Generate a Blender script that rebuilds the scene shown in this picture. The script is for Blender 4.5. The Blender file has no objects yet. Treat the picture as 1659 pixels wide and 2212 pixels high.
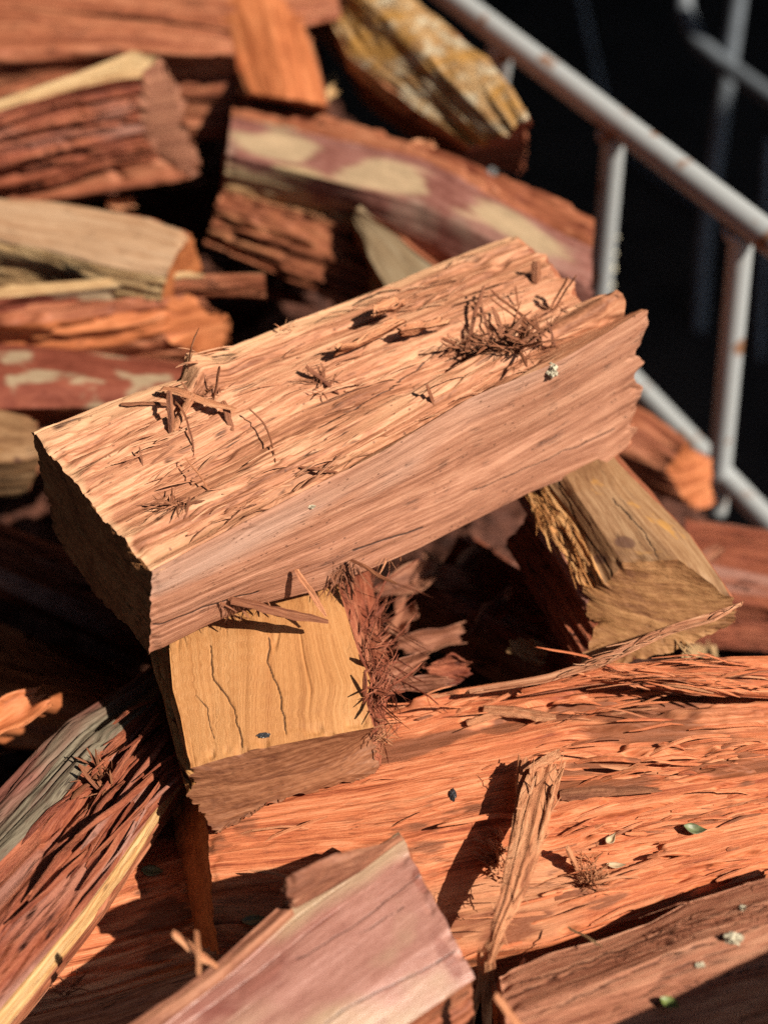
import bpy, math, random
import numpy as np
from mathutils import Vector
from mathutils.bvhtree import BVHTree
random.seed(7); rng = np.random.default_rng(11)
SC = bpy.context.scene; COL = SC.collection

# ------------------------------------------------------------------ camera, world, sun, exposure
CAMZ, PITCH, FPX, W0, H0 = 1.5, math.radians(42), 3441.0, 1659.0, 2212.0
sp, cp = math.sin(PITCH), math.cos(PITCH)
cd = bpy.data.cameras.new('camera'); cam = bpy.data.objects.new('camera', cd); COL.objects.link(cam)
cam.location = (0, 0, CAMZ); cam.rotation_euler = (math.radians(90) - PITCH, 0, 0)
cd.sensor_fit = 'VERTICAL'; cd.sensor_height = 36; cd.sensor_width = 27; cd.lens = FPX / H0 * 36
cd.clip_start = .02; cd.clip_end = 200
cd.dof.use_dof = True; cd.dof.focus_distance = .92; cd.dof.aperture_fstop = 3.5
SC.camera = cam
SUN = Vector((.605, -.356, .712)).normalized()
w = bpy.data.worlds.new('World'); SC.world = w; w.use_nodes = True
nt = w.node_tree; bg = nt.nodes['Background']; sky = nt.nodes.new('ShaderNodeTexSky')
sky.sky_type = 'NISHITA'; sky.sun_disc = False
sky.sun_elevation = math.asin(SUN.z); sky.sun_rotation = math.atan2(SUN.x, SUN.y)
nt.links.new(sky.outputs[0], bg.inputs[0]); bg.inputs[1].default_value = .05
sl = bpy.data.lights.new('sun', 'SUN'); so = bpy.data.objects.new('sun', sl); COL.objects.link(so)
sl.energy = 5.0; sl.angle = math.radians(.5); sl.color = (1, .90, .76)
so.rotation_euler = SUN.to_track_quat('Z', 'Y').to_euler(); so.location = SUN * 5
SC.view_settings.view_transform = 'Standard'; SC.view_settings.look = 'None'
SC.view_settings.exposure = 0.80; SC.view_settings.gamma = 1; SC.view_settings.use_curve_mapping = False
SC.render.engine = 'CYCLES'; SC.cycles.use_denoising = False; SC.cycles.max_bounces = 5

# ------------------------------------------------------------------ helpers
CAMP = np.array([0, 0, CAMZ])
def ray(u, v):
    xn, yn = (u - W0/2) / FPX, (H0/2 - v) / FPX
    return np.array([xn, cp + yn*sp, -sp + yn*cp])
def P(u, v, z, dx=0, dy=0, dz=0):
    r = ray(u, v); return CAMP + r * ((z - CAMZ) / r[2]) + np.array([dx, dy, dz])
def Pd(u, v, d): return CAMP + ray(u, v) * d

def proj(Q):
    r = np.asarray(Q)-CAMP; d = r[..., 1]*cp - r[..., 2]*sp; y = r[..., 1]*sp + r[..., 2]*cp
    return W0/2 + FPX*r[..., 0]/d, H0/2 - FPX*y/d, d
TAB = rng.uniform(-1, 1, 1 << 16).astype(np.float32)
def _h(i, j, k): return TAB[(i*73856093 ^ j*19349663 ^ k*83492791) & 65535]
def noise(x, y, z, seed=0):
    x = np.asarray(x) + seed*17.13; y = np.asarray(y) + seed*5.7; z = np.asarray(z) + seed*3.1
    ix, iy, iz = np.floor(x).astype(np.int64), np.floor(y).astype(np.int64), np.floor(z).astype(np.int64)
    fx, fy, fz = x-ix, y-iy, z-iz
    fx = fx*fx*(3-2*fx); fy = fy*fy*(3-2*fy); fz = fz*fz*(3-2*fz)
    def L(a, b, t): return a + (b-a)*t
    return L(L(L(_h(ix,iy,iz), _h(ix+1,iy,iz), fx), L(_h(ix,iy+1,iz), _h(ix+1,iy+1,iz), fx), fy),
             L(L(_h(ix,iy,iz+1), _h(ix+1,iy,iz+1), fx), L(_h(ix,iy+1,iz+1), _h(ix+1,iy+1,iz+1), fx), fy), fz)
def sstep(a, b, x):
    t = np.clip((x-a)/(b-a), 0, 1); return t*t*(3-2*t)

def link(name, V, F, mat, parent=None, gc=None, smooth=True, loc=None, sap=None, crk=None, stn=None):
    """V (n,3) world coordinates, F (m,k) faces -> one mesh object"""
    V = np.asarray(V, dtype=np.float64)
    if loc is None: loc = np.zeros(3)
    me = bpy.data.meshes.new(name)
    if isinstance(F, np.ndarray) and F.ndim == 2:
        me.vertices.add(len(V)); me.vertices.foreach_set('co', (V-loc).astype(np.float32).ravel())
        m, k = F.shape
        me.loops.add(m*k); me.loops.foreach_set('vertex_index', F.astype(np.int32).ravel())
        me.polygons.add(m); me.polygons.foreach_set('loop_start', np.arange(0, m*k, k, dtype=np.int32))
        me.update(calc_edges=True)
    else:
        me.from_pydata([tuple(p) for p in (V-loc)], [], [tuple(int(a) for a in f) for f in F])
    me.polygons.foreach_set('use_smooth', np.full(len(me.polygons), smooth))
    if gc is not None:
        a = me.attributes.new('gc', 'FLOAT_VECTOR', 'POINT'); a.data.foreach_set('vector', np.asarray(gc, dtype=np.float32).ravel())
    if sap is not None:
        a = me.attributes.new('sap', 'FLOAT', 'POINT'); a.data.foreach_set('value', np.asarray(sap, dtype=np.float32))
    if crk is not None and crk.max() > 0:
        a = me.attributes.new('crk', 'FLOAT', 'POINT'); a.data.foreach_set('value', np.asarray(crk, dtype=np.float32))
    if stn is not None and stn.max() > 0:
        a = me.attributes.new('stn', 'FLOAT', 'POINT'); a.data.foreach_set('value', np.asarray(stn, dtype=np.float32))
    me.materials.append(mat)
    o = bpy.data.objects.new(name, me); COL.objects.link(o)
    if parent is not None: o.parent = parent
    else: o.location = tuple(loc)
    return o
def thing(name, label, cat, loc, group=None):
    o = bpy.data.objects.new(name, None); COL.objects.link(o); o.location = tuple(loc); o.empty_display_size = .02
    tag(o, label, cat, group); return o
def tag(o, label, cat, group=None, kind=None):
    if label: o['label'] = label
    if cat: o['category'] = cat
    if group: o['group'] = group
    if kind: o['kind'] = kind
    return o

# ------------------------------------------------------------------ materials
def nodes(name):
    m = bpy.data.materials.new(name); m.use_nodes = True
    n = m.node_tree.nodes; return m, n, m.node_tree.links, n['Principled BSDF']
def wood(name, light, mid, dark, fine=(14, 420), broad=(4, 60), rough=.62, bump=.35, crack=.5, patch=None, patch2=None,
         warp=.003, curl=0, speck=0, spec=.25, blot=.0, blotc=None, contrast=1.35, stripe=None, sapc=None, stain=None):
    m, N, L, B = nodes(name)
    K_ = .62
    light, mid, dark = [tuple(c*K_ for c in q) for q in (light, mid, dark)]
    if patch: patch = (tuple(c*K_ for c in patch[0]), *patch[1:])
    if patch2: patch2 = (tuple(c*K_ for c in patch2[0]), *patch2[1:])
    if stripe: stripe = (tuple(c*K_ for c in stripe[0]), *stripe[1:])
    if blotc: blotc = tuple(c*K_ for c in blotc)
    if sapc: sapc = tuple(c*K_ for c in sapc)
    at = N.new('ShaderNodeAttribute'); at.attribute_name = 'gc'
    def vm(op, a, b=None):
        x = N.new('ShaderNodeVectorMath'); x.operation = op
        for i, q in enumerate((a, b)):
            if q is None: continue
            if isinstance(q, (tuple, list)): x.inputs[i].default_value = q
            else: L.new(q, x.inputs[i])
        return x.outputs[0]
    def mt(op, a, b=None, c=None, clamp=False):
        x = N.new('ShaderNodeMath'); x.operation = op; x.use_clamp = clamp
        for i, q in enumerate((a, b, c)):
            if q is None: continue
            if isinstance(q, (int, float)): x.inputs[i].default_value = q
            else: L.new(q, x.inputs[i])
        return x.outputs[0]
    def nz(vec, detail=4, rgh=.6, dist=0):
        x = N.new('ShaderNodeTexNoise'); x.inputs['Scale'].default_value = 1; x.inputs['Detail'].default_value = detail
        x.inputs['Roughness'].default_value = rgh; x.inputs['Distortion'].default_value = dist; L.new(vec, x.inputs['Vector']); return x
    def mix(f, a, b, bt='MIX'):
        x = N.new('ShaderNodeMix'); x.data_type = 'RGBA'; x.blend_type = bt
        for i, q in ((0, f), (6, a), (7, b)):
            if isinstance(q, (int, float)): x.inputs[i].default_value = q
            elif isinstance(q, tuple): x.inputs[i].default_value = (*q, 1)
            else: L.new(q, x.inputs[i])
        return x.outputs[2]
    def rng_(x, a, b, c=0., d=1.):
        r = N.new('ShaderNodeMapRange'); r.inputs[1].default_value = a; r.inputs[2].default_value = b
        r.inputs[3].default_value = c; r.inputs[4].default_value = d; L.new(x, r.inputs[0]); return r.outputs[0]
    base = at.outputs['Vector']
    wn = nz(vm('MULTIPLY', base, (9, 22, 22)), 2)
    off = vm('MULTIPLY', vm('SUBTRACT', wn.outputs['Color'], (.5, .5, .5)), (0, warp*4, warp*4))
    g = vm('ADD', base, off)
    if curl:
        sx = N.new('ShaderNodeSeparateXYZ'); L.new(g, sx.inputs[0])
        amp = rng_(nz(vm('MULTIPLY', base, (14, 12, 12)), 1).outputs[0], .35, .7, .1, 1.)
        ph = mt('MULTIPLY', mt('ADD', sx.outputs[0], mt('MULTIPLY', sx.outputs[1], .25)), 2*math.pi/.0085)
        sn = mt('MULTIPLY', mt('MULTIPLY', mt('SINE', ph), amp), curl)
        cx = N.new('ShaderNodeCombineXYZ'); L.new(sx.outputs[0], cx.inputs[0]); L.new(mt('ADD', sx.outputs[1], sn), cx.inputs[1]); L.new(mt('ADD', sx.outputs[2], sn), cx.inputs[2])
        g = cx.outputs[0]
    f1 = nz(vm('MULTIPLY', g, (fine[0], fine[1], fine[1])), 5, .7).outputs[0]
    f2 = nz(vm('MULTIPLY', g, (broad[0], broad[1], broad[1])), 4, .6, .3).outputs[0]
    f3 = nz(vm('MULTIPLY', base, (28, 60, 60)), 4, .6).outputs[0]
    f4 = nz(vm('MULTIPLY', g, (fine[0]*5, fine[1]*2.2, fine[1]*2.2)), 3, .8).outputs[0]
    k = mt('ADD', mt('ADD', mt('MULTIPLY', f1, .42), mt('MULTIPLY', f2, .30)), mt('ADD', mt('MULTIPLY', f3, .10), mt('MULTIPLY', f4, .22)))
    ramp = N.new('ShaderNodeValToRGB'); L.new(k, ramp.inputs[0])
    e = ramp.color_ramp.elements; h = .085/contrast
    e[0].position = .515-1.45*h; e[0].color = (*dark, 1); e[1].position = .515+1.3*h; e[1].color = (*light, 1)
    x = e.new(.515); x.color = (*mid, 1)
    col = ramp.outputs[0]
    if stripe:                                   # slow bands of other wood along the grain: (colour, scale, lo, hi)
        sf = nz(vm('MULTIPLY', base, stripe[1]), 2, .5, .4).outputs[0]
        col = mix(rng_(sf, stripe[2], stripe[3]), col, mix(rng_(f1, .35, .65), tuple(c*.82 for c in stripe[0]), stripe[0]))
    if sapc:                                     # sapwood near chosen edges, from the mesh attribute
        sa = N.new('ShaderNodeAttribute'); sa.attribute_name = 'sap'
        sfac = rng_(mt('ADD', sa.outputs['Fac'], mt('MULTIPLY', mt('SUBTRACT', f2, .5), 1.6)), .3, .75)
        col = mix(sfac, col, mix(rng_(f1, .35, .65), tuple(c*.72 for c in sapc), sapc))
    if patch:
        pn = nz(vm('MULTIPLY', base, patch[1]), 3, .5, .2).outputs[0]
        pm = rng_(pn, patch[2], patch[2]+patch[3])
        col = mix(pm, col, mix(rng_(f1, .4, .62), tuple(c*.85 for c in patch[0]), patch[0]))
    if patch2:
        pn2 = nz(vm('ADD', vm('MULTIPLY', base, patch2[1]), (7.3, 1.1, 4.2)), 4, .6, .3).outputs[0]
        col = mix(rng_(pn2, patch2[2], patch2[2]+patch2[3]), col, mix(rng_(f3, .4, .62), tuple(c*.8 for c in patch2[0]), patch2[0]))
    if blot:
        bn = nz(vm('ADD', vm('MULTIPLY', base, (40, 90, 90)), (3.3, 1.1, 9.2)), 5, .7).outputs[0]
        col = mix(mt('MULTIPLY', rng_(bn, .58, .72), blot), col, blotc or tuple(c*.45 for c in dark))
    if crack:
        cn = nz(vm('MULTIPLY', g, (10, 190, 190)), 3, .6).outputs[0]
        cm = mt('SUBTRACT', 1., rng_(mt('ABSOLUTE', mt('SUBTRACT', cn, .5)), 0.006, .028), clamp=True)
        mk = rng_(nz(vm('MULTIPLY', base, (40, 60, 60)), 2).outputs[0], .53, .64)
        ck = mt('MULTIPLY', cm, mk)
        col = mix(mt('MULTIPLY', ck, crack), col, tuple(c*.25 for c in dark))
    if speck:
        vo = N.new('ShaderNodeTexVoronoi'); L.new(vm('MULTIPLY', base, (160, 330, 330)), vo.inputs['Vector']); vo.inputs['Scale'].default_value = 1
        s1 = mt('LESS_THAN', vo.outputs['Distance'], .16)
        s2 = mt('GREATER_THAN', nz(vm('MULTIPLY', base, (30, 45, 45)), 1).outputs[0], .53)
        col = mix(mt('MULTIPLY', mt('MULTIPLY', s1, s2), speck), col, tuple(c*.4 for c in dark))
    if stain:
        stain = tuple(c*K_ for c in stain); sta = N.new('ShaderNodeAttribute'); sta.attribute_name = 'stn'
        col = mix(mt('MULTIPLY', sta.outputs['Fac'], .88), col, mix(rng_(f1, .35, .65), tuple(c*.7 for c in stain), stain))
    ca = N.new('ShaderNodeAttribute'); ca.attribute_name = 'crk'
    col = mix(mt('MULTIPLY', rng_(mt('ADD', ca.outputs['Fac'], mt('MULTIPLY', mt('SUBTRACT', f3, .5), .8)), .25, .6), .95), col, tuple(c*.22 for c in dark))  # crack lines painted dark: dirt plus the shade inside narrow cracks
    L.new(col, B.inputs['Base Color'])
    B.inputs['Roughness'].default_value = rough; B.inputs['Specular IOR Level'].default_value = spec
    hh = mt('ADD', mt('MULTIPLY', f1, .9), mt('MULTIPLY', f4, 1.1))
    hh = mt('ADD', hh, mt('MULTIPLY', f3, .4))
    if crack: hh = mt('SUBTRACT', hh, mt('MULTIPLY', ck, 1.2*crack))
    bp = N.new('ShaderNodeBump'); bp.inputs['Strength'].default_value = bump; bp.inputs['Distance'].default_value = .0022
    L.new(hh, bp.inputs['Height']); L.new(bp.outputs[0], B.inputs['Normal'])
    return m
def plain(name, c, rough=.6, metal=0., var=.25, scale=60, c2=None, lo=.45, hi=.6, bump=.2):
    m, N, L, B = nodes(name)
    tc = N.new('ShaderNodeTexCoord'); n = N.new('ShaderNodeTexNoise'); n.inputs['Scale'].default_value = scale; n.inputs['Detail'].default_value = 6
    L.new(tc.outputs['Object'], n.inputs['Vector'])
    r = N.new('ShaderNodeValToRGB'); L.new(n.outputs[0], r.inputs[0]); e = r.color_ramp.elements
    e[0].position = lo; e[0].color = (*c, 1); e[1].position = hi; e[1].color = (*(c2 or tuple(q*(1-var) for q in c)), 1)
    L.new(r.outputs[0], B.inputs['Base Color']); B.inputs['Roughness'].default_value = rough; B.inputs['Metallic'].default_value = metal
    b = N.new('ShaderNodeBump'); b.inputs['Strength'].default_value = bump; b.inputs['Distance'].default_value = .001
    L.new(n.outputs[0], b.inputs['Height']); L.new(b.outputs[0], B.inputs['Normal'])
    return m

M = {}
M['pink'] = wood('pink_split_wood', (.84, .45, .26), (.62, .265, .14), (.27, .095, .045), sapc=(.84, .46, .255), stripe=((.74, .40, .22), (3, 16, 16), .62, .74), crack=.9, speck=.6, warp=.002)
M['pink_smooth'] = wood('pink_smooth_wood', (.66, .325, .20), (.47, .20, .115), (.26, .10, .055), bump=.4, stripe=((.62, .36, .26), (3, 20, 20), .58, .72), crack=.6, speck=.7, warp=.0015, fine=(10, 520))  # browner smooth side of the top log, toned darker in place of weaker sun
M['pale_cut'] = wood('pale_sawn_wood', (.46, .22, .09), (.34, .145, .055), (.18, .065, .026), fine=(90, 160), broad=(30, 50), bump=.5, crack=.3)
M['yellow'] = wood('yellow_curly_wood', (.70, .35, .14), (.60, .27, .095), (.42, .165, .052), fine=(5, 620), broad=(3, 45), bump=.35, crack=.2, curl=.00042, warp=.0022, contrast=1.05)
M['brown_cut'] = wood('brown_sawn_end', (.42, .175, .085), (.28, .105, .048), (.14, .045, .02), fine=(14, 330), broad=(6, 90), bump=.3, crack=.0, speck=.3)
M['red_fibre'] = wood('red_fibrous_wood', (.52, .19, .10), (.34, .09, .045), (.16, .035, .018), bump=.8, crack=.8, fine=(12, 300))
M['orange'] = wood('orange_split_wood', (.96, .38, .185), (.76, .225, .09), (.38, .08, .03), stain=(.40, .135, .06), crack=.5, blot=.3, blotc=(.17, .055, .03), fine=(8, 420), speck=.2, bump=.5, patch2=((.36, .12, .055), (9, 30, 30), .57, .05), stripe=((.74, .32, .16), (3, 14, 14), .58, .68))
M['orange_cut'] = wood('orange_sawn_wood', (.62, .22, .08), (.48, .15, .05), (.28, .075, .025), fine=(80, 200), broad=(30, 40), crack=.2)
M['mauve'] = wood('mauve_smooth_bark', (.66, .34, .275), (.52, .24, .185), (.36, .145, .11), stain=(.46, .175, .13), fine=(50, 420), broad=(12, 30), bump=.3, crack=.0, rough=.42, spec=.55, warp=.002,
                  patch=((.66, .44, .28), (9, 20, 20), .52, .14), patch2=((.38, .13, .10), (12, 26, 26), .57, .10), contrast=.9)
M['mauve_far'] = wood('mauve_spotted_bark', (.46, .22, .18), (.35, .145, .115), (.22, .075, .058), stain=(.74, .54, .33), fine=(30, 120), broad=(6, 20), bump=.2, crack=.3, rough=.5,
                  patch=((.66, .47, .27), (8, 24, 24), .56, .05), patch2=((.52, .34, .26), (6, 12, 12), .58, .12))
M['maroon_bark'] = wood('maroon_spotted_bark', (.34, .10, .06), (.25, .065, .04), (.15, .035, .02), fine=(30, 120), broad=(6, 20), bump=.2, crack=.2, rough=.5,
                  patch=((.50, .36, .23), (13, 26, 26), .555, .05))
M['brown_smooth'] = wood('brown_weathered_wood', (.82, .39, .235), (.62, .245, .14), (.32, .10, .055), fine=(9, 420), broad=(5, 60), bump=.5, crack=1., warp=.004, speck=.4)
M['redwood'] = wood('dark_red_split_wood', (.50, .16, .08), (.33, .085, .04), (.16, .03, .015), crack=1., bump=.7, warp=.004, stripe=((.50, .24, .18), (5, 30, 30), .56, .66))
M['redbrown'] = wood('red_brown_split_wood', (.58, .23, .12), (.42, .135, .065), (.20, .05, .025), crack=.8, bump=.5, fine=(10, 200))
M['sapwood'] = wood('yellow_sapwood', (.86, .56, .28), (.70, .38, .15), (.40, .16, .06), fine=(12, 300), crack=.8, bump=.5)
M['sap_edge'] = wood('orange_yellow_splintered_sapwood', (.80, .43, .17), (.64, .28, .09), (.34, .11, .03), fine=(12, 300), crack=1., bump=.8)
M['grey_bark'] = wood('grey_green_bark', (.32, .27, .19), (.225, .18, .125), (.15, .08, .055), fine=(10, 220), broad=(5, 40), bump=.4, crack=.8, stripe=((.30, .11, .08), (4, 40, 40), .56, .64))
M['tan_weathered'] = wood('tan_weathered_face', (.46, .27, .14), (.33, .17, .078), (.18, .08, .034), fine=(14, 220), broad=(6, 26), bump=.25, crack=.5, warp=.004,
                  patch=((.13, .055, .035), (24, 34, 34), .64, .05), patch2=((.62, .31, .09), (26, 30, 30), .60, .06), stain=(.17, .075, .045), blot=.4, blotc=(.16, .08, .045))
M['brown_end'] = wood('weathered_brown_sawn_end', (.54, .27, .11), (.38, .17, .065), (.19, .07, .028), fine=(24, 260), broad=(12, 60), bump=.4, crack=.3, blot=.5, blotc=(.42, .21, .07))
M['tan'] = wood('pale_tan_wood', (.66, .43, .27), (.56, .34, .20), (.40, .20, .10), fine=(8, 160), bump=.3, crack=.4)
M['grey_tan'] = wood('grey_tan_wood', (.44, .34, .22), (.34, .24, .14), (.22, .13, .07), fine=(8, 160), bump=.3, crack=.4)
M['moss'] = wood('mottled_yellow_lichen_bark', (.70, .46, .23), (.54, .31, .13), (.32, .15, .06), fine=(60, 90), broad=(25, 40), bump=1., crack=.3, contrast=1.4,
                  patch=((.76, .62, .42), (45, 60, 60), .49, .08), patch2=((.66, .34, .09), (22, 30, 30), .52, .08))
M['far_orange'] = wood('bright_orange_wood', (.78, .28, .115), (.60, .19, .07), (.34, .09, .03), fine=(8, 140), bump=.3, crack=.5)
M['layered'] = wood('layered_dark_red_wood', (.58, .25, .12), (.38, .125, .06), (.12, .03, .016), fine=(7, 120), broad=(3, 70), bump=.8, crack=1., contrast=1.5, stripe=((.62, .36, .17), (2, 60, 60), .62, .68))
M['splinter'] = wood('brown_splinter_wood', (.46, .19, .095), (.32, .115, .055), (.17, .05, .025), fine=(20, 900), broad=(8, 300), bump=.5, crack=.2)
M['splinter_light'] = wood('light_splinter_wood', (.86, .42, .22), (.70, .29, .14), (.36, .12, .055), fine=(12, 600), broad=(6, 200), bump=.6, crack=.4)
M['bark_shred'] = wood('reddish_shredded_bark', (.48, .21, .12), (.33, .125, .07), (.15, .05, .026), fine=(20, 300), broad=(10, 120), bump=.5, crack=.3)
M['straw'] = wood('pale_straw_splinter', (.68, .47, .25), (.55, .34, .16), (.36, .18, .08), fine=(20, 500), bump=.4, crack=.2)

# ------------------------------------------------------------------ loft a log from rails
def rail(pts, n):
    q = np.array([P(*p) if not isinstance(p, np.ndarray) else p for p in pts])
    if len(q) == 1: q = np.vstack([q, q])
    d = np.r_[0, np.cumsum(np.linalg.norm(np.diff(q, axis=0), axis=1))]; d /= d[-1]
    t = np.linspace(0, 1, n)
    out = np.stack([np.interp(t, d, q[:, i]) for i in range(3)], 1)
    if len(q) > 2:                                              # soften the waypoints' kinks
        k = max(3, n//50)
        ker = np.hanning(k+2)[1:-1]; ker /= ker.sum()
        pad = np.vstack([out[:1]*2 - out[1:k+1][::-1], out, out[-1:]*2 - out[-k-1:-1][::-1]])
        sm = np.stack([np.convolve(pad[:, i], ker, 'same') for i in range(3)], 1)[k:-k]
        out = sm
    return out
BVHS = []
def sliver(p0, p1, w, t, seed=0, bend=None, nseg=8, up=None, mid=None, k=5, tip0=.8, tip1=.42, wig=.04):
    r = np.random.default_rng(seed); p0 = np.asarray(p0, float); p1 = np.asarray(p1, float)
    L_ = np.linalg.norm(p1-p0); d = (p1-p0)/(L_+1e-9)
    up = np.array([0, 0, 1.]) if up is None else np.asarray(up, float)
    a = np.cross(d, up); a = np.cross(d, [1, 0, 0.]) if np.linalg.norm(a) < .1 else a; a /= np.linalg.norm(a); b = np.cross(a, d)
    V, G = [], []; rad = r.uniform(.6, 1.2, k); ph = r.uniform(0, 6.28)
    for i in range(nseg+1):
        q = i/nseg; c = p0 + (p1-p0)*q
        if mid is not None:
            m = np.asarray(mid); c = (1-q)**2*p0 + 2*q*(1-q)*(2*m-(p0+p1)/2) + q*q*p1
        if bend is not None: c = c + np.asarray(bend)*4*q*(1-q)
        c = c + (a*math.sin(q*7+ph) + b*math.cos(q*5+ph*2))*L_*wig*.3*q*(1-q)*4*r.uniform(.6, 1.2)
        pr = min(1, tip0 + (1-tip0)*q/.18)*min(1, tip1 + (1-tip1)*(1-q)/.22)
        for j in range(k):
            th = 2*math.pi*j/k; rr = rad[j]*pr*(1+.18*r.normal()*(.5 if nseg > 5 else .3))
            V.append(c + a*math.cos(th)*w/2*rr + b*math.sin(th)*t/2*rr + (d*L_*.05*(rad[j]-.9)*2 if i in (0, nseg) else 0))
            G.append((q*L_+seed*.37 % 3, math.cos(th)*w/2+seed*.0113 % 1, math.sin(th)*t/2))
    F = [(i*k+j, i*k+(j+1) % k, (i+1)*k+(j+1) % k, (i+1)*k+j) for i in range(nseg) for j in range(k)]
    F += [tuple(range(k))[::-1], tuple(range(nseg*k, nseg*k+k))]
    return np.array(V), F, np.array(G)
STY = dict(wave=.0018, ridge=.0007, step=.0022, crack=.0022, flake=.0009, chip=.0)
SMOOTH = dict(wave=.0012, ridge=.00025, step=.0003, crack=.0010, flake=.0001)
BARK = dict(wave=.0015, ridge=.0001, step=.0, crack=.0005, flake=.0)
ROUGH = dict(wave=.003, ridge=.0016, step=.005, crack=.004, flake=.0022)
def log(name, label, cat, rails, panels, res=(.0016, .0008), seed=1, ends=('brown_cut', 'brown_cut'), group=None,
        bulge=None, jag=(0., 0.), endrough=(.0006, .0006), freq=1., parts=None, endname='cut_end', bodyname='split_wood', pre=None, sap=None, sapend=(0, 0), fringe=None, cracks=(), where=None, stains=()):
    """rails: list of waypoint lists running along the grain; panels[k] = (part name, material, style) lies between rail k and k+1.
    Panels of the same part name share one child mesh."""
    r0 = [rail(r, 40) for r in rails]
    Lm = np.mean([np.linalg.norm(np.diff(r, axis=0), axis=1).sum() for r in r0])
    n = max(8, int(Lm / res[0])); R = np.array([rail(r, n) for r in rails]); K = len(R)
    cols, pan, wts = [], [], []
    for k in range(K):
        a, b = R[k], R[(k+1) % K]
        wd = np.linalg.norm(a-b, axis=1).mean(); m = max(3, int(wd / res[1]))
        for q in range(m):
            t = q/m; cols.append(a*(1-t) + b*t); pan.append(k); wts.append(t)
    G = np.stack(cols, 1); J = G.shape[1]; pan = np.array(pan); wts = np.array(wts)     # (n, J, 3)
    cen = G.mean(1); ax = cen[-1]-cen[0]; Lx = np.linalg.norm(ax); ax /= Lx
    e1 = np.cross(ax, [0, 0, 1.]); e1 /= np.linalg.norm(e1); e2 = np.cross(e1, ax)
    # orientation
    rel = G.mean(0) - cen.mean(0); th = np.unwrap(np.arctan2(rel@e2, rel@e1)); ccw = np.sum(np.diff(th)) > 0
    def normals(G):
        ds = np.gradient(G, axis=0); dj = np.roll(G, -1, 1) - np.roll(G, 1, 1)
        N = np.cross(dj, ds); N /= np.linalg.norm(N, axis=2, keepdims=True)+1e-12
        out = (N * (G - G.mean(1, keepdims=True))).sum() 
        return N if out > 0 else -N
    N = normals(G)
    if bulge:
        bl = np.array([bulge[p] for p in pan]) * 4*wts*(1-wts); G = G + N*bl[None, :, None]; N = normals(G)
    rel = G - cen[:, None]; cx0 = (rel@e1).mean(0); cy0 = (rel@e2).mean(0)
    s = np.linspace(0, Lx, n)[:, None] + np.zeros((1, J)); cx = cx0[None] + np.zeros((n, 1)); cy = cy0[None] + np.zeros((n, 1))
    gc = np.stack([s, cx, cy], 2)
    def par(key):
        a = np.array([panels[p][2].get(key, 0.) for p in pan]); k = 4
        a = np.array([np.roll(a, d) for d in range(-k, k+1)]).mean(0); return a[None]
    ph = seed*3.7; f = freq
    wx = cx + .003*noise(s*7, cx*20, cy*20, seed); wy = cy + .003*noise(s*7, cx*20, cy*20, seed+5)
    h = par('wave') * (noise(s*5, wx*28, wy*28, seed+1) + .4*noise(s*14, wx*50, wy*50, seed+2))
    h += par('ridge') * (1-2*np.abs(noise(s*6, wx*170*f, wy*170*f, seed+3)) + .8*noise(s*12, wx*480*f, wy*480*f, seed+4))
    if max(p[2].get('step', 0) for p in panels) > 0:
        v = noise(s*4.5*f, wx*55*f, wy*55*f, seed+6) + .5*noise(s*11*f, wx*150*f, wy*150*f, seed+7) + .10*noise(s*70, wx*300, wy*300, seed+7)
        q = v*2.5; fl = np.floor(q); h += par('step') * (fl + sstep(.86, 1, q-fl)) / 2.5
    c1 = np.abs(noise(s*4.5*f, wx*95*f, wy*95*f, seed+8)); cmk = sstep(.12, .4, noise(s*16, wx*26, wy*26, seed+9))
    h -= par('crack') * (1-sstep(0, .05, c1)) * cmk
    fm = sstep(.25, .5, noise(s*20, wx*45, wy*45, seed+10))
    h += par('flake') * fm * (noise(s*45, wx*420, wy*420, seed+11) + noise(s*24, wx*200, wy*200, seed+12))
    G0 = G
    if where is not None:
        uu, vv, _d = proj(G); h = h*where(uu, vv)
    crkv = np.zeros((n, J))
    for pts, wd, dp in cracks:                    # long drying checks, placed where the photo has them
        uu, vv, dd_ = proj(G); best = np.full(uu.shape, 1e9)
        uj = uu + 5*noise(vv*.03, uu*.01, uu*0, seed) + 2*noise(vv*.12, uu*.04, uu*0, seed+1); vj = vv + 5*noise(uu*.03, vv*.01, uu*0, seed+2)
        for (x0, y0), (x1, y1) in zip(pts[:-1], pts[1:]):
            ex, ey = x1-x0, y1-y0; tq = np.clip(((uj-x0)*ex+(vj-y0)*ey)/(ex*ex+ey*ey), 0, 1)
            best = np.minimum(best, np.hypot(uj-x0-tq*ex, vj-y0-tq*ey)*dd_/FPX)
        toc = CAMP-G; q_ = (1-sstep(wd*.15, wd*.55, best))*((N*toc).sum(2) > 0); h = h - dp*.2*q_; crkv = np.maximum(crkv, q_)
    stnv = np.zeros((n, J))
    if stains:
        uu, vv, _d = proj(G)
        for (su, sv_, ru, rv, rot) in stains:
            c_, s_ = math.cos(math.radians(rot)), math.sin(math.radians(rot)); x_ = (uu-su)*c_ + (vv-sv_)*s_; y_ = -(uu-su)*s_ + (vv-sv_)*c_
            q = np.hypot(x_/ru, y_/rv) + .35*noise(cx*60, cy*60, s*18, seed+80) + .15*noise(cx*200, cy*200, s*40, seed+81)
            stnv = np.maximum(stnv, 1-sstep(.75, 1.05, q))
    G = G + N*h[..., None]
    for e_ in (0, 1):                              # bruised, chipped rims
        de = s if e_ == 0 else Lx-s
        G = G - N*((1-sstep(.001, .010, de))*np.maximum(0, noise(s*190, cx*190, cy*190, seed+70)+.15)*(.0022 if res[0] < .003 else .003))[..., None]
    sapv = np.zeros((n, J))
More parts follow.
